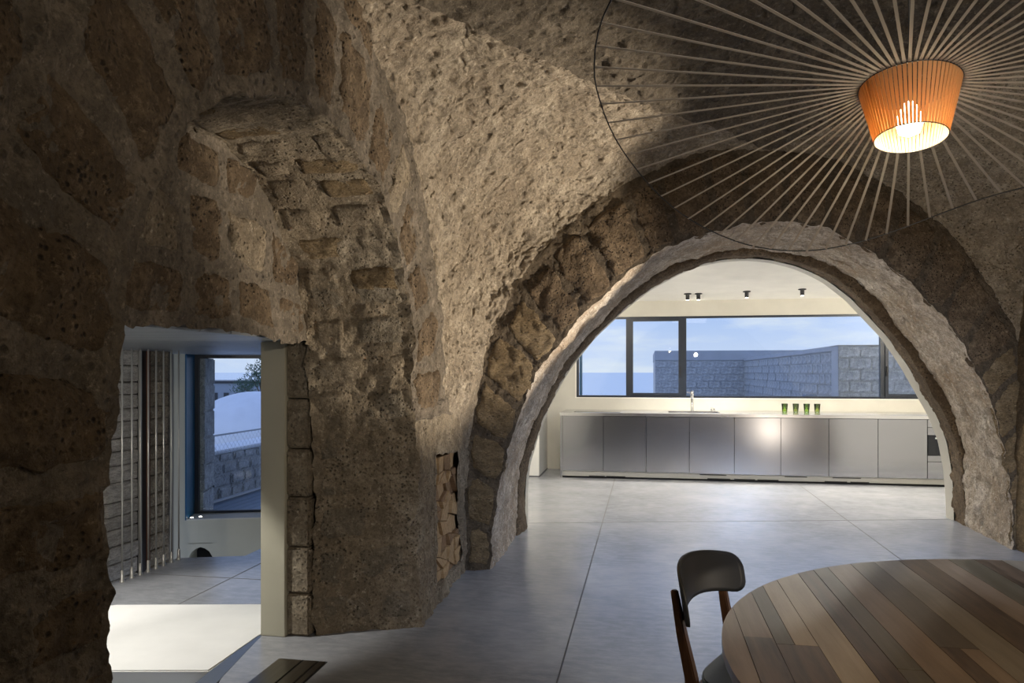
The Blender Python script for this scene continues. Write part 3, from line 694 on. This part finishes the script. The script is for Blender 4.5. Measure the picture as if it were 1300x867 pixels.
# worktop, sink, faucet
t = thing('worktop', 'long thin brushed steel worktop running along the whole counter', 'worktop', W(0, KV, .869))
U0, U1 = -1.18, 4.6
wb = bmesh.new(); su0, su1, sv0, sv1 = .32, 1.02, .22, .62
box(wb, (U0, -.012, 0), (su0, .925, .042)); box(wb, (su1, -.012, 0), (U1, .925, .042)); box(wb, (su0, -.012, 0), (su1, sv0, .042)); box(wb, (su0, sv1, 0), (su1, .925, .042))
obj('slab', wb, 'worktop_steel', t)
sb = bmesh.new(); box(sb, (su0, sv0, -.18), (su1, sv1, -.17)); 
for a_, b_ in (((su0, sv0, -.18), (su0+.004, sv1, .044)), ((su1-.004, sv0, -.18), (su1, sv1, .044)), ((su0, sv0, -.18), (su1, sv0+.004, .044)), ((su0, sv1-.004, -.18), (su1, sv1, .044))): box(sb, a_, b_)
obj('sink', sb, 'worktop_steel', t)
obj('hob', B((-1.0, .2, .042), (-.35, .66, .046), .001), 'oven_black', t); obj('drainboard_edge', B((.22, .2, .042), (.235, .64, .047)), 'chrome', t)
t = thing('faucet', 'slim upright steel faucet behind the sink', 'faucet', W(.665, 11.10, .9115))
obj('body', lathe(bmesh.new(), [(0, 0), (.026, 0), (.026, .01), (.021, .014), (.021, .235), (.024, .24), (.024, .285), (.015, .292), (0, .292)], seg=20), 'chrome', t, True)
obj('spout', tube(bmesh.new(), [(0, -.015, .225), (-.01, -.20, .232), (-.012, -.215, .222), (-.012, -.217, .205)], .012, 10), 'chrome', t, True)
obj('handle', tube(bmesh.new(), [(-.018, 0, .262), (-.075, .0, .275)], .006, 8), 'chrome', t, True)
for k, u in enumerate((.935, .975)):
    o = obj('sink_control', lathe(bmesh.new(), [(0, 0), (.012, 0), (.012, .045), (.009, .055), (0, .055)], seg=14), 'chrome', None, True); o.rotation_euler = (0, 0, RZ); o.location = W(u, 11.10, .911)
    tag(o, ('small upright steel knob right of the faucet, the left of two', 'small upright steel knob right of the faucet, the right of two')[k], 'knob', 'small knobs beside the sink')
# glasses
gl = ['green drinking glass at the left end of the row of four', 'olive-green drinking glass, second from left of the four', 'bright green drinking glass, third from left of the four', 'olive-green drinking glass at the right end of the row of four']
for k, u in enumerate((1.915, 2.062, 2.206, 2.345)):
    o = obj('drinking_glass', lathe(bmesh.new(), [(0, .0), (.032, 0), (.043, .125), (.040, .125), (.030, .022), (0, .020)], seg=28), ('green_glass', 'olive_glass')[k % 2], None, True)
    o.rotation_euler = (0, 0, RZ); o.location = W(u, 10.95, .9115); tag(o, gl[k], 'glass', 'green drinking glasses on the worktop')
# ceiling lamps
cl_ = ['black ceiling spotlight, leftmost of the close pair', 'black ceiling spotlight, right one of the close pair', 'black ceiling spotlight standing alone near the middle', 'black ceiling spotlight at the right end']
lp = [(.585, 10.772), (.733, 10.777), (1.37, 10.671), (2.075, 10.576)]; first = None
def ceilz(v): return 2.528+(VW+.1-v)/(VW+.1-6.8)*.332
for k, (u, v) in enumerate(lp):
    t = thing('ceiling_spotlight', cl_[k], 'lamp', W(u, v, ceilz(v)), RZ, 'black spotlights on the kitchen ceiling')
    if first is None:
        first = (obj('plate', lathe(bmesh.new(), [(0, .012), (.052, .012), (.052, -.010), (.030, -.016), (0, -.016)], seg=24), 'black_metal', t, True),
                 obj('barrel', lathe(bmesh.new(), [(.027, -.012), (.027, -.085), (.022, -.088), (.020, -.07), (0, -.07)], seg=20), 'black_metal', t, True),
                 obj('lens', lathe(bmesh.new(), [(0, -.089), (.021, -.089), (.021, -.080), (0, -.08)], seg=18), 'lamp_glow', t))
    else:
        for o in first: again(o, t)
    spot('spotlight_beam', W(u, v, ceilz(v)-.10), W(u+(.0, .0, .15, .3)[k], v-.75, 0), 140, 110, .8, (1, .93, .82), .025)
spot('spotlight_beam', W(3.1, 10.5, 2.45), W(3.1, 9.8, 0), 140, 110, .8, (1, .93, .82), .025)
for u_, v_ in ((-.9, 8.5), (3.9, 9.1)):  # added lights, hidden by the arch, that brighten its reveal
    l = bpy.data.lights.new('kitchen_side_fill', 'POINT'); l.energy = 85; l.color = (1, .93, .82); l.shadow_soft_size = .06
    o = bpy.data.objects.new('kitchen_side_fill', l); COL.objects.link(o); o.location = W(u_, v_, 2.5)

# ================================================================== FIREWOOD
nl = bmesh.new(); zt, zb_ = .955, .10
box(nl, (-1.82, 4.55, zb_-.02), (-1.27-.03, 5.30, zb_+.012)); box(nl, (-1.82, 4.55, zb_), (-1.80, 5.30, zt)); box(nl, (-1.82, 4.54, zb_), (-1.30, 4.56, zt)); box(nl, (-1.82, 5.27, zb_), (-1.32, 5.29, zt)); box(nl, (-1.82, 4.55, zt), (-1.30, 5.29, zt+.02))
obj('niche_lining', nl, 'pier_stone', wall_left)
rnd = random.Random(11); NC, NR = 4, 9
def gp(i, j):
    z = .118+(.93-.118)*j/NR; va, vb_ = 4.572, 5.27-.21*(z-.115)/.825
    v = va+(vb_-va)*i/NC
    if 0 < i < NC: v += rnd.uniform(-.045, .045)
    if 0 < j < NR: z += rnd.uniform(-.034, .034)
    return (v, z)
GP = {(i, j): gp(i, j) for i in range(NC+1) for j in range(NR+1)}
rown = ['bottom', 'second', 'third', 'fourth', 'fifth', 'sixth', 'seventh', 'eighth', 'top']; coln = ['at the near edge', 'near the near edge', 'near the far edge', 'at the far edge']
for j in range(NR):
    for i in range(NC):
        q = [GP[i, j], GP[i+1, j], GP[i+1, j+1], GP[i, j+1]]
        if rnd.random() < .45:
            polys = [q[:3], [q[0], q[2], q[3]]] if rnd.random() < .5 else [[q[0], q[1], q[3]], q[1:]]; nm = ['lower', 'upper']
        else: polys = [q]; nm = ['']
        for pi, pg in enumerate(polys):
            cx = sum(p[0] for p in pg)/len(pg); cz = sum(p[1] for p in pg)/len(pg)
            pr = []
            for p in pg: pr.append(((p[0]-cx)*.92, (p[1]-cz)*.92))
            u1 = rnd.uniform(.0, .03)
            bm = bmesh.new(); tw = rnd.uniform(-.12, .12)
            f_ = [bm.verts.new((-u1+rnd.uniform(-.006, .006), a_, b_)) for a_, b_ in pr]; k_ = [bm.verts.new((-.30, a_*.96, b_*.96)) for a_, b_ in pr]
            bm.faces.new(f_); bm.faces.new(k_[::-1])
            for x_ in range(len(pr)): bm.faces.new((f_[x_], k_[x_], k_[(x_+1) % len(pr)], f_[(x_+1) % len(pr)]))
            o = obj('firewood_log', bm, rnd.choice(['split_wood', 'split_wood', 'split_wood_dark'])); o.rotation_euler = (0, 0, RZ); o.location = W(-1.305, cx, cz)
            tag(o, 'split log, %s row of the niche, %s%s' % (rown[j], coln[i], (', '+nm[pi]+' wedge') if nm[pi] else ''), 'log', 'split logs in the wall niche')

# ================================================================== PENDANT LAMP
HD = 1.87; HC = Vector((.531*HD, HD, 1.48+.382*HD))
n1 = Vector((.055, .154, 1)).normalized(); n2 = Vector((.012, .72, 1)).normalized()
rh, rb_, mh = .062*HD, .044*HD, .074*HD; RO = .376*HD; OC = HC + Vector((-.042, -.005, .057))*HD
t = thing('pendant_lamp', 'wide pendant lamp of radiating ribbons around a glowing slatted shade', 'lamp', HC, 0)
def basis(n):
    a = Vector((1, 0, 0)); a = (a-n*a.dot(n)).normalized(); return a, n.cross(a)
a1_, b1_ = basis(n1); a2_, b2_ = basis(n2)
hub = lambda k: rh*(-math.cos(k)*a1_-math.sin(k)*b1_)
bot = lambda k: -mh*n1+rb_*(-math.cos(k)*a1_-math.sin(k)*b1_)
RC = Vector((.5337, 1, .3691))*HD-Vector((0, 0, -1.48)); rn = Vector((.0754, .2275, .9709)); ra_ = Vector((-.997, 0, .0775)); rb2 = Vector((.0176, -.9738, .2268))
RAZ = [-190, -170, -148, -138, -128, -118, -108, -98, -90, -73, -51, -29, -7, 15, 45, 90, 130, 170, 190]
RR = [.395, .385, .372, .367, .362, .358, .355, .353, .353, .354, .367, .385, .414, .447, .46, .46, .43, .395, .385]
RH = [-.012, -.010, .0, .004, -.010, -.030, -.052, -.069, -.079, -.084, -.064, -.032, -.009, -.008, -.005, 0, 0, -.012, -.010]
def outr(k):
    d_ = (math.degrees(k)+180) % 360-180; r_ = float(np.interp(d_, RAZ, RR)); h_ = float(np.interp(d_, RAZ, RH))
    return RC-HC+HD*(r_*(math.cos(k)*ra_+math.sin(k)*rb2)+h_*rn)
K = [2*math.pi*i/96 for i in range(96)]
obj('hub_ring', tube(bmesh.new(), [hub(k) for k in K], .0022, 6, True), 'black_metal', t, True)
obj('shade_ring', tube(bmesh.new(), [bot(k) for k in K], .0014, 6, True), 'black_metal', t, True)
obj('outer_ring', tube(bmesh.new(), smooth([tuple(outr(k)) for k in K], 3), .0020, 6, True), 'black_metal', t, True)
def strip(p, q, wv, w0, w1, th):
    bm = bmesh.new(); d = (q-p).normalized(); s = (wv-d*wv.dot(d)).normalized(); n = d.cross(s).normalized()*th
    vs = [bm.verts.new(c_+s*x*w_+n*y) for c_, w_ in ((p, w0), (q, w1)) for x, y in ((-1, -1), (1, -1), (1, 1), (-1, 1))]
    for f in ((0, 1, 2, 3), (7, 6, 5, 4), (0, 4, 5, 1), (1, 5, 6, 2), (2, 6, 7, 3), (3, 7, 4, 0)): bm.faces.new([vs[i] for i in f])
    return bm
NRB = 66
for i in range(NRB):
    k = 2*math.pi*(i+.5)/NRB; tg = hub(k+.01)-hub(k-.01)
    obj('ribbon', strip(hub(k), outr(k), tg, .0036, .0036, .0006), 'ribbon_fabric', t)
    obj('shade_ribbon', strip(hub(k), bot(k), tg, .0044, .0031, .0006), 'shade_fabric', t)
obj('cord', tube(bmesh.new(), [(0, 0, -.02), (-.004, .0, 1.28)], .0022, 6), 'black_metal', t)
for k in (.4, 2.5, 4.6): obj('spoke', tube(bmesh.new(), [hub(k), Vector((0, 0, .012))], .0014, 6), 'black_metal', t)
obj('socket', lathe(bmesh.new(), [(0, .02), (.016, .02), (.018, -.04), (0, -.04)], seg=16), 'black_metal', t, True)
obj('bulb', lathe(bmesh.new(), [(0, -.035), (.014, -.045), (.028, -.075), (.031, -.095), (.024, -.118), (0, -.128)], seg=20), 'bulb_glow', t, True)
pl_ = bpy.data.lights.new('pendant_light', 'POINT'); pl_.energy = 9; pl_.color = (1, .80, .52); pl_.shadow_soft_size = .03
po = bpy.data.objects.new('pendant_light', pl_); COL.objects.link(po); po.location = HC+Vector((-.008, -.02, -.155))

# ================================================================== TABLE
TC = (1.385, 2.055); TR = 1.18; TZ = .74
tb = thing('round_table', 'large round table of varnished reclaimed planks in mixed browns', 'table', W(*TC, 0))
edges = [x_-.088 for x_ in (-1.092, -1.026, -.946, -.897, -.836, -.745, -.679, -.618, -.519, -.42, -.317, -.21, -.12, -.02, .08, .17, .28, .38, .48, .59, .69, .79, .90, 1.02, 1.14, 1.268)]
cols_ = ['plank_tan', 'plank_dark', 'plank_olive', 'plank_pale', 'plank_pale', 'plank_dark', 'plank_olive', 'plank_tan', 'plank_umber', 'plank_grey', 'plank_dark', 'plank_tan', 'plank_olive', 'plank_dark', 'plank_grey', 'plank_umber', 'plank_tan', 'plank_dark', 'plank_olive', 'plank_tan', 'plank_umber', 'plank_grey', 'plank_dark', 'plank_tan', 'plank_olive']
rnd = random.Random(4)
def chord(x): return math.sqrt(max(TR*TR-x*x, 0))
def plank(x0, x1, y0, y1, m_, dz=0.):
    x0 += .0008; x1 -= .0008; n = 10; xs = [x0+(x1-x0)*i/n for i in range(n+1)]
    top_ = [(x_, min(chord(x_), y1)) for x_ in xs]; low_ = [(x_, max(-chord(x_), y0)) for x_ in xs]
    pts = [p for k, p in enumerate(low_+top_[::-1])]
    out_ = []
    for p in pts:
        if not out_ or (abs(p[0]-out_[-1][0])+abs(p[1]-out_[-1][1])) > 1e-4: out_.append(p)
    if abs(out_[0][0]-out_[-1][0])+abs(out_[0][1]-out_[-1][1]) < 1e-4: out_.pop()
    if len(out_) > 2: obj('plank', prism(bmesh.new(), out_, TZ-.028, TZ+dz), m_, tb)
seam = {2: (.077, 'plank_dark'), 3: (.077, 'plank_dark'), 1: (.12, 'plank_dark'), 8: (.127, 'plank_umber'), 11: (.35, 'plank_grey'), 6: (-.05, 'plank_olive'), 13: (-.1, 'plank_tan'), 16: (.3, 'plank_dark'), 18: (-.3, 'plank_tan')}
for k in range(len(edges)-1):
    dz = rnd.uniform(-.0006, .0006)
    if k in seam:
        ys, m2 = seam[k]; plank(edges[k], edges[k+1], ys+.001, 2, 'plank_tan' if k == 1 else cols_[k], dz)
        if k == 2: plank(edges[2], edges[4], -2, ys-.001, m2, dz)
        elif k == 3: pass
        elif k == 8: plank(edges[8], edges[8]+.05, -2, ys-.001, 'plank_dark', dz); plank(edges[8]+.05, edges[9], -2, ys-.001, 'plank_tan', 0)
        else: plank(edges[k], edges[k+1], -2, ys-.001, m2, -dz)
    else: plank(edges[k], edges[k+1], -2, 2, cols_[k], dz)
obj('underframe', lathe(bmesh.new(), [(0, TZ-.06), (1.09, TZ-.06), (1.13, TZ-.029), (0, TZ-.029)], seg=64), 'walnut', tb)
obj('pedestal', lathe(bmesh.new(), [(0, 0), (.38, 0), (.38, .03), (.12, .06), (.09, .35), (.12, .62), (.3, TZ-.06), (0, TZ-.06)], seg=32), 'black_metal', tb, True)

# ================================================================== CHAIR
fx, fy = .816, -.578
ch = thing('dining_chair', 'walnut dining chair with a curved black backrest and blue-grey seat', 'chair', (.893, 2.542, 0), math.atan2(fy, fx)-math.pi/2)
# local: +Y is the way the chair faces, X to its side
def backrest():
    bm = bmesh.new(); nu, nv_ = 28, 10; hw, hh, sag, th_ = .28, .075, .10, .006
    front, rear = {}, {}
    for i in range(nu+1):
        for j in range(nv_+1):
            a = 2*i/nu-1; b = 2*j/nv_-1
            m_ = max(abs(a), abs(b)*.999)
            X, Z = a*hw, b*hh
            r = .055; cx, cz = hw-r, hh-r                    # rounded corners
            if abs(X) > cx and abs(Z) > cz:
                dx, dz_ = abs(X)-cx, abs(Z)-cz; L = math.hypot(dx, dz_); mxx = max(dx, dz_)
                if L > 0: f = mxx/L; dx *= f; dz_ *= f
                X = math.copysign(cx+dx, X); Z = math.copysign(cz+dz_, Z)
            s = (X/hw)**2; y = -.20-sag*(1-s) - Z*.16; Z2 = Z + .042*(1-s)
            for dct, o_ in ((front, th_), (rear, -th_)): dct[i, j] = bm.verts.new((X, y+o_, .702+Z2))
    for i in range(nu):
        for j in range(nv_):
            bm.faces.new((front[i, j], front[i+1, j], front[i+1, j+1], front[i, j+1])); bm.faces.new((rear[i, j], rear[i, j+1], rear[i+1, j+1], rear[i+1, j]))
    for i in range(nu):
        for j in (0, nv_): bm.faces.new((front[i, j], rear[i, j], rear[i+1, j], front[i+1, j]))
    for j in range(nv_):
        for i in (0, nu): bm.faces.new((front[i, j], front[i, j+1], rear[i, j+1], rear[i, j]))
    return bm
obj('backrest', backrest(), 'backrest_black', ch, True)
def limb(pts, wx, wy):
    bm = bmesh.new(); rings = []
    for (x_, y_, z_), a_, b_ in zip(pts, wx, wy): rings.append([bm.verts.new((x_+sx*a_, y_+sy*b_, z_)) for sx, sy in ((-1, -1), (1, -1), (1, 1), (-1, 1))])
    for A_, C_ in zip(rings, rings[1:]):
        for k in range(4): bm.faces.new((A_[k], A_[(k+1) % 4], C_[(k+1) % 4], C_[k]))
    bm.faces.new(rings[0][::-1]); bm.faces.new(rings[-1])
    bmesh.ops.bevel(bm, geom=list(bm.edges), offset=.004, segments=2, affect='EDGES'); return bm
for s in (-1, 1):
    obj('leg', limb([(s*.205, -.275, 0), (s*.20, -.225, .25), (s*.20, -.215, .45), (s*.208, -.247, .60), (s*.214, -.272, .745)], [.012, .015, .017, .015, .011], [.013, .016, .020, .016, .011]), 'walnut', ch)
    obj('leg', limb([(s*.20, .20, 0), (s*.195, .19, .43)], [.012, .018], [.012, .018]), 'walnut', ch)
    obj('rail', B((s*.197-.010, -.2, .39), (s*.197+.010, .19, .425), .002), 'walnut', ch)
obj('rail', B((-.195, -.215, .39), (.195, -.195, .425), .002), 'walnut', ch); obj('rail', B((-.195, .18, .39), (.195, .20, .425), .002), 'walnut', ch)
sbm = bmesh.new(); n_ = 40; pr = []
for i in range(n_):
    a = 2*math.pi*i/n_; cxx, sxx = math.cos(a), math.sin(a); pr.append((.225*math.copysign(abs(cxx)**.55, cxx), .215*math.copysign(abs(sxx)**.55, sxx)))
prism(sbm, pr, .427, .452); bmesh.ops.bevel(sbm, geom=[e for e in sbm.edges if abs(e.verts[0].co.z-e.verts[1].co.z) < 1e-4], offset=.006, segments=2, affect='EDGES')
obj('seat', sbm, 'seat_blue', ch)

# ================================================================== OUTSIDE, KITCHEN SIDE
bm = bmesh.new(); v4 = [bm.verts.new(p) for p in ((-9000, 40, -12), (9000, 40, -12), (9000, 12000, -12), (-9000, 12000, -12))]; bm.faces.new(v4)
o = obj('sea', bm, 'sea_water'); tag(o, 'calm pale blue sea beyond the windows', 'sea', None, 'structure')
def cut_wall(name, label, o_uv, ang, length, z0, z1, bw, bh, depth, cap=.0, mats=('block_stone',), seed=1, off=0.):
    # masonry wall whose visible face looks along local -Y, made of single blocks on a mortar core
    r_ = random.Random(seed); t = thing(name, label, 'wall', W(*o_uv, 0), ang)
    obj('core', B((0, .02, z0-3), (length, depth, z1-.02)), 'mortar_grey', t)
    meshes = []
    for q in range(4):
        b_ = obj('block', B((0, 0, 0), (bw-.012, .05, bh-.012), .01), mats[q % len(mats)], t); meshes.append(b_)
    used = [False]*4; z = z1-cap-bh; row = 0
    while z > z0-bh:
        x_ = -(row % 2)*bw*.5
        while x_ < length:
            xa = max(x_, 0); wd = min(x_+bw, length)-xa
            if wd > .05:
                q = r_.randrange(4); m_ = meshes[q]
                if used[q]: m_ = again(m_, t)
                used[q] = True
                m_.location = (xa, r_.uniform(-.012, .012), z); m_.scale = ((wd-.012)/(bw-.012), 1, 1)
            x_ += bw
        z -= bh; row += 1
    for q in range(4):
        if not used[q]: bpy.data.objects.remove(meshes[q])
    if cap: obj('coping', B((-.02, -.02, z1-cap+.005), (length+.02, depth+.02, z1), .01), 'coping_grey', t)
    return t
plaster('mortar_grey', (.50, .50, .50)); plaster('coping_grey', (.46, .47, .49), .8)
cut_wall('block_house_wall', 'far grey stone block building by the sea with a plain upper band', wq(4.98, 26), -TH, 7.0, .2, 2.21, .40, .235, 6.5, cap=.34, seed=2)
cut_wall('parapet_wall', 'long bluish stone wall receding from the window towards the far building', wq(7.99, 26), -TH-math.pi/2, 13.2, .7, 1.945, .42, .205, .45, cap=.09, seed=3, mats=('block_stone', 'pale_block')) if False else None
M['pale_block'] = M['block_stone'].copy(); 
tw = cut_wall('parapet_wall', 'long bluish stone wall receding from the near corner to the far building', wq(8.0, 26), RZ-math.pi/2, 13.2, .8, 1.945, .42, .20, .45, cap=.10, seed=3)
cut_wall('near_block_wall', 'near grey block wall behind the right end of the kitchen window', wq(5.665, 12.98), RZ, 3.6, .9, 1.945, .36, .20, .5, cap=.02, seed=4)
p = wq(5.19, 13.3); o = thing('wall_light', 'small blue-grey box lamp low on the receding stone wall', 'lamp', W(*wq(5.60, 13.9), .98), RZ)
obj('housing', B((-.17, -.14, 0), (.03, .14, .075), .006), 'far_building', o); obj('bracket', B((-.10, -.09, -.16), (.03, .09, 0)), 'black_metal', o)
# terrace ground outside the kitchen
struct('ground_terrace', B((-3, 11.75, .1), (9, 26, .2)), 'coping_grey', 'roof terrace outside the kitchen window', 'ground')

# ================================================================== OUTSIDE, LANDING SIDE
o = struct('deck', B((-8.5, 6.95, -.2), (-2.0, 7.0, -.06)), 'deck_wood', 'blue-grey timber deck outside the landing window', 'deck')
pk = obj('plank', B((0, 0, -.03), (.115, 7.0, 0), .003), 'deck_wood', o); pk.location = (-4.95, 7.02, -.05)
for k in range(1, 24): again(pk, o, (-4.95+k*.12, 7.02, -.05))
lw = thing('terrace_wall', 'rough grey stone wall beyond the deck with a pale top', 'wall', W(-4.97, 7.3, 0), RZ)
obj('core', B((-.45, 0, -2), (-.03, 6, .52)), 'mortar_grey', lw); obj('wall_top', B((-.48, 0, .50), (.0, 6, .545), .012), 'dome_plaster', lw)
rnd = random.Random(8); z = -.06
for hgt in (.16, .15, .14, .13):
    y_ = rnd.uniform(-.2, 0)+.2
    while y_ < 5.8:
        wd = rnd.uniform(.22, .42); obj('stone', B((-.06, y_+.01, z+.008), (rnd.uniform(-.012, .012), y_+wd-.01, z+hgt-.008), .02), 'block_stone', lw); y_ += wd
    z += hgt
fn = thing('terrace_fence', 'light steel wire fence in front of the terrace wall', 'fence', W(-4.88, 7.3, -.05), RZ)
obj('top_rail', B((-.012, 0, .785), (.012, 6, .805)), 'fence_metal', fn); obj('bottom_rail', B((-.012, 0, .03), (.012, 6, .05)), 'fence_metal', fn)
for y_ in (.12, 2.55, 5.0): obj('post', B((-.015, y_-.015, 0), (.015, y_+.015, .80)), 'fence_metal', fn)
wm = bmesh.new()
for k in range(70):
    for sgn in (1, -1):
        y0 = k*.085; y1 = y0+sgn*.74
        if 0 <= y1 <= 6: tube(wm, [(0, y0, .05), (0, y1, .79)], .0016, 3)
o = obj('wire_mesh', wm, 'fence_metal', fn); o['kind'] = 'stuff'
bm = bmesh.new(); bmesh.ops.create_uvsphere(bm, u_segments=64, v_segments=32, radius=1.7)
o = obj('white_dome', bm, 'dome_plaster', None, True); o.location = (-5.0, 14.6, -.60); tag(o, 'smooth white plastered roof dome seen through the landing window', 'dome')
t = thing('distant_house', 'long low grey-blue house near the horizon behind the dome', 'building', (-26.5, 60, -12), 0)
obj('wall', B((-6, 0, 0), (16, 8, 12.55)), 'far_building', t); obj('roof_band', B((-6.1, -.1, 12.55), (16.1, 8.1, 12.75)), 'black_frame', t)
for k in range(14): obj('window', B((-5.6+k*.9, -.05, 11.1), (-5.2+k*.9, 0, 11.8)), 'black_frame', t)
# outside reveal stones left of the glass
er = thing('outer_reveal', 'rough stone edge outside the left of the landing window', 'wall', W(*ww(.012, .34), 0), A9)
for k in range(6): obj('stone', B((-.3, 0, .0+k*.27), (.075+rnd.uniform(-.008, .008), .42, .268+k*.27), .012), 'block_stone', er)
# pine branch
tr_ = thing('pine_tree', 'dark green pine branches rising behind the white dome', 'tree', (-6.45, 13.0, -2.2), 0)
obj('trunk', tube(bmesh.new(), [(.3, 6, 0), (.35, 6, 2.0), (.15, 6, 3.3), (.2, 6, 4.2)], [.14, .11, .07, .03], 8), 'bark', tr_, True)
br = bmesh.new(); lf = bmesh.new(); rnd = random.Random(21)
tips = [(-.42, 3.32), (-.25, 3.22), (-.05, 3.7), (.1, 3.5), (.2, 3.9), (-.1, 3.45), (.3, 3.65)]
for x_, z_ in tips:
    tube(br, [(.2, 6, 2.9), ((x_+.2)/2, 6, (z_+2.9)/2-.05), (x_, 6, z_)], [.03, .02, .008], 5)
    for q in range(170):
        a = rnd.uniform(0, 6.28); b = rnd.uniform(-1, 1); r = rnd.uniform(.02, .24)
        c0 = Vector((x_+r*math.cos(a)*1.2, 6+r*math.sin(a), z_+b*.16)); d = Vector((rnd.uniform(-1, 1), rnd.uniform(-1, 1), rnd.uniform(-.3, 1))).normalized()*.09; s = d.orthogonal().normalized()*.012
        lf.faces.new([lf.verts.new(c0-s), lf.verts.new(c0+s), lf.verts.new(c0+d)])
obj('branches', br, 'bark', tr_); o = obj('foliage', lf, 'leaf_green', tr_); o['kind'] = 'stuff'
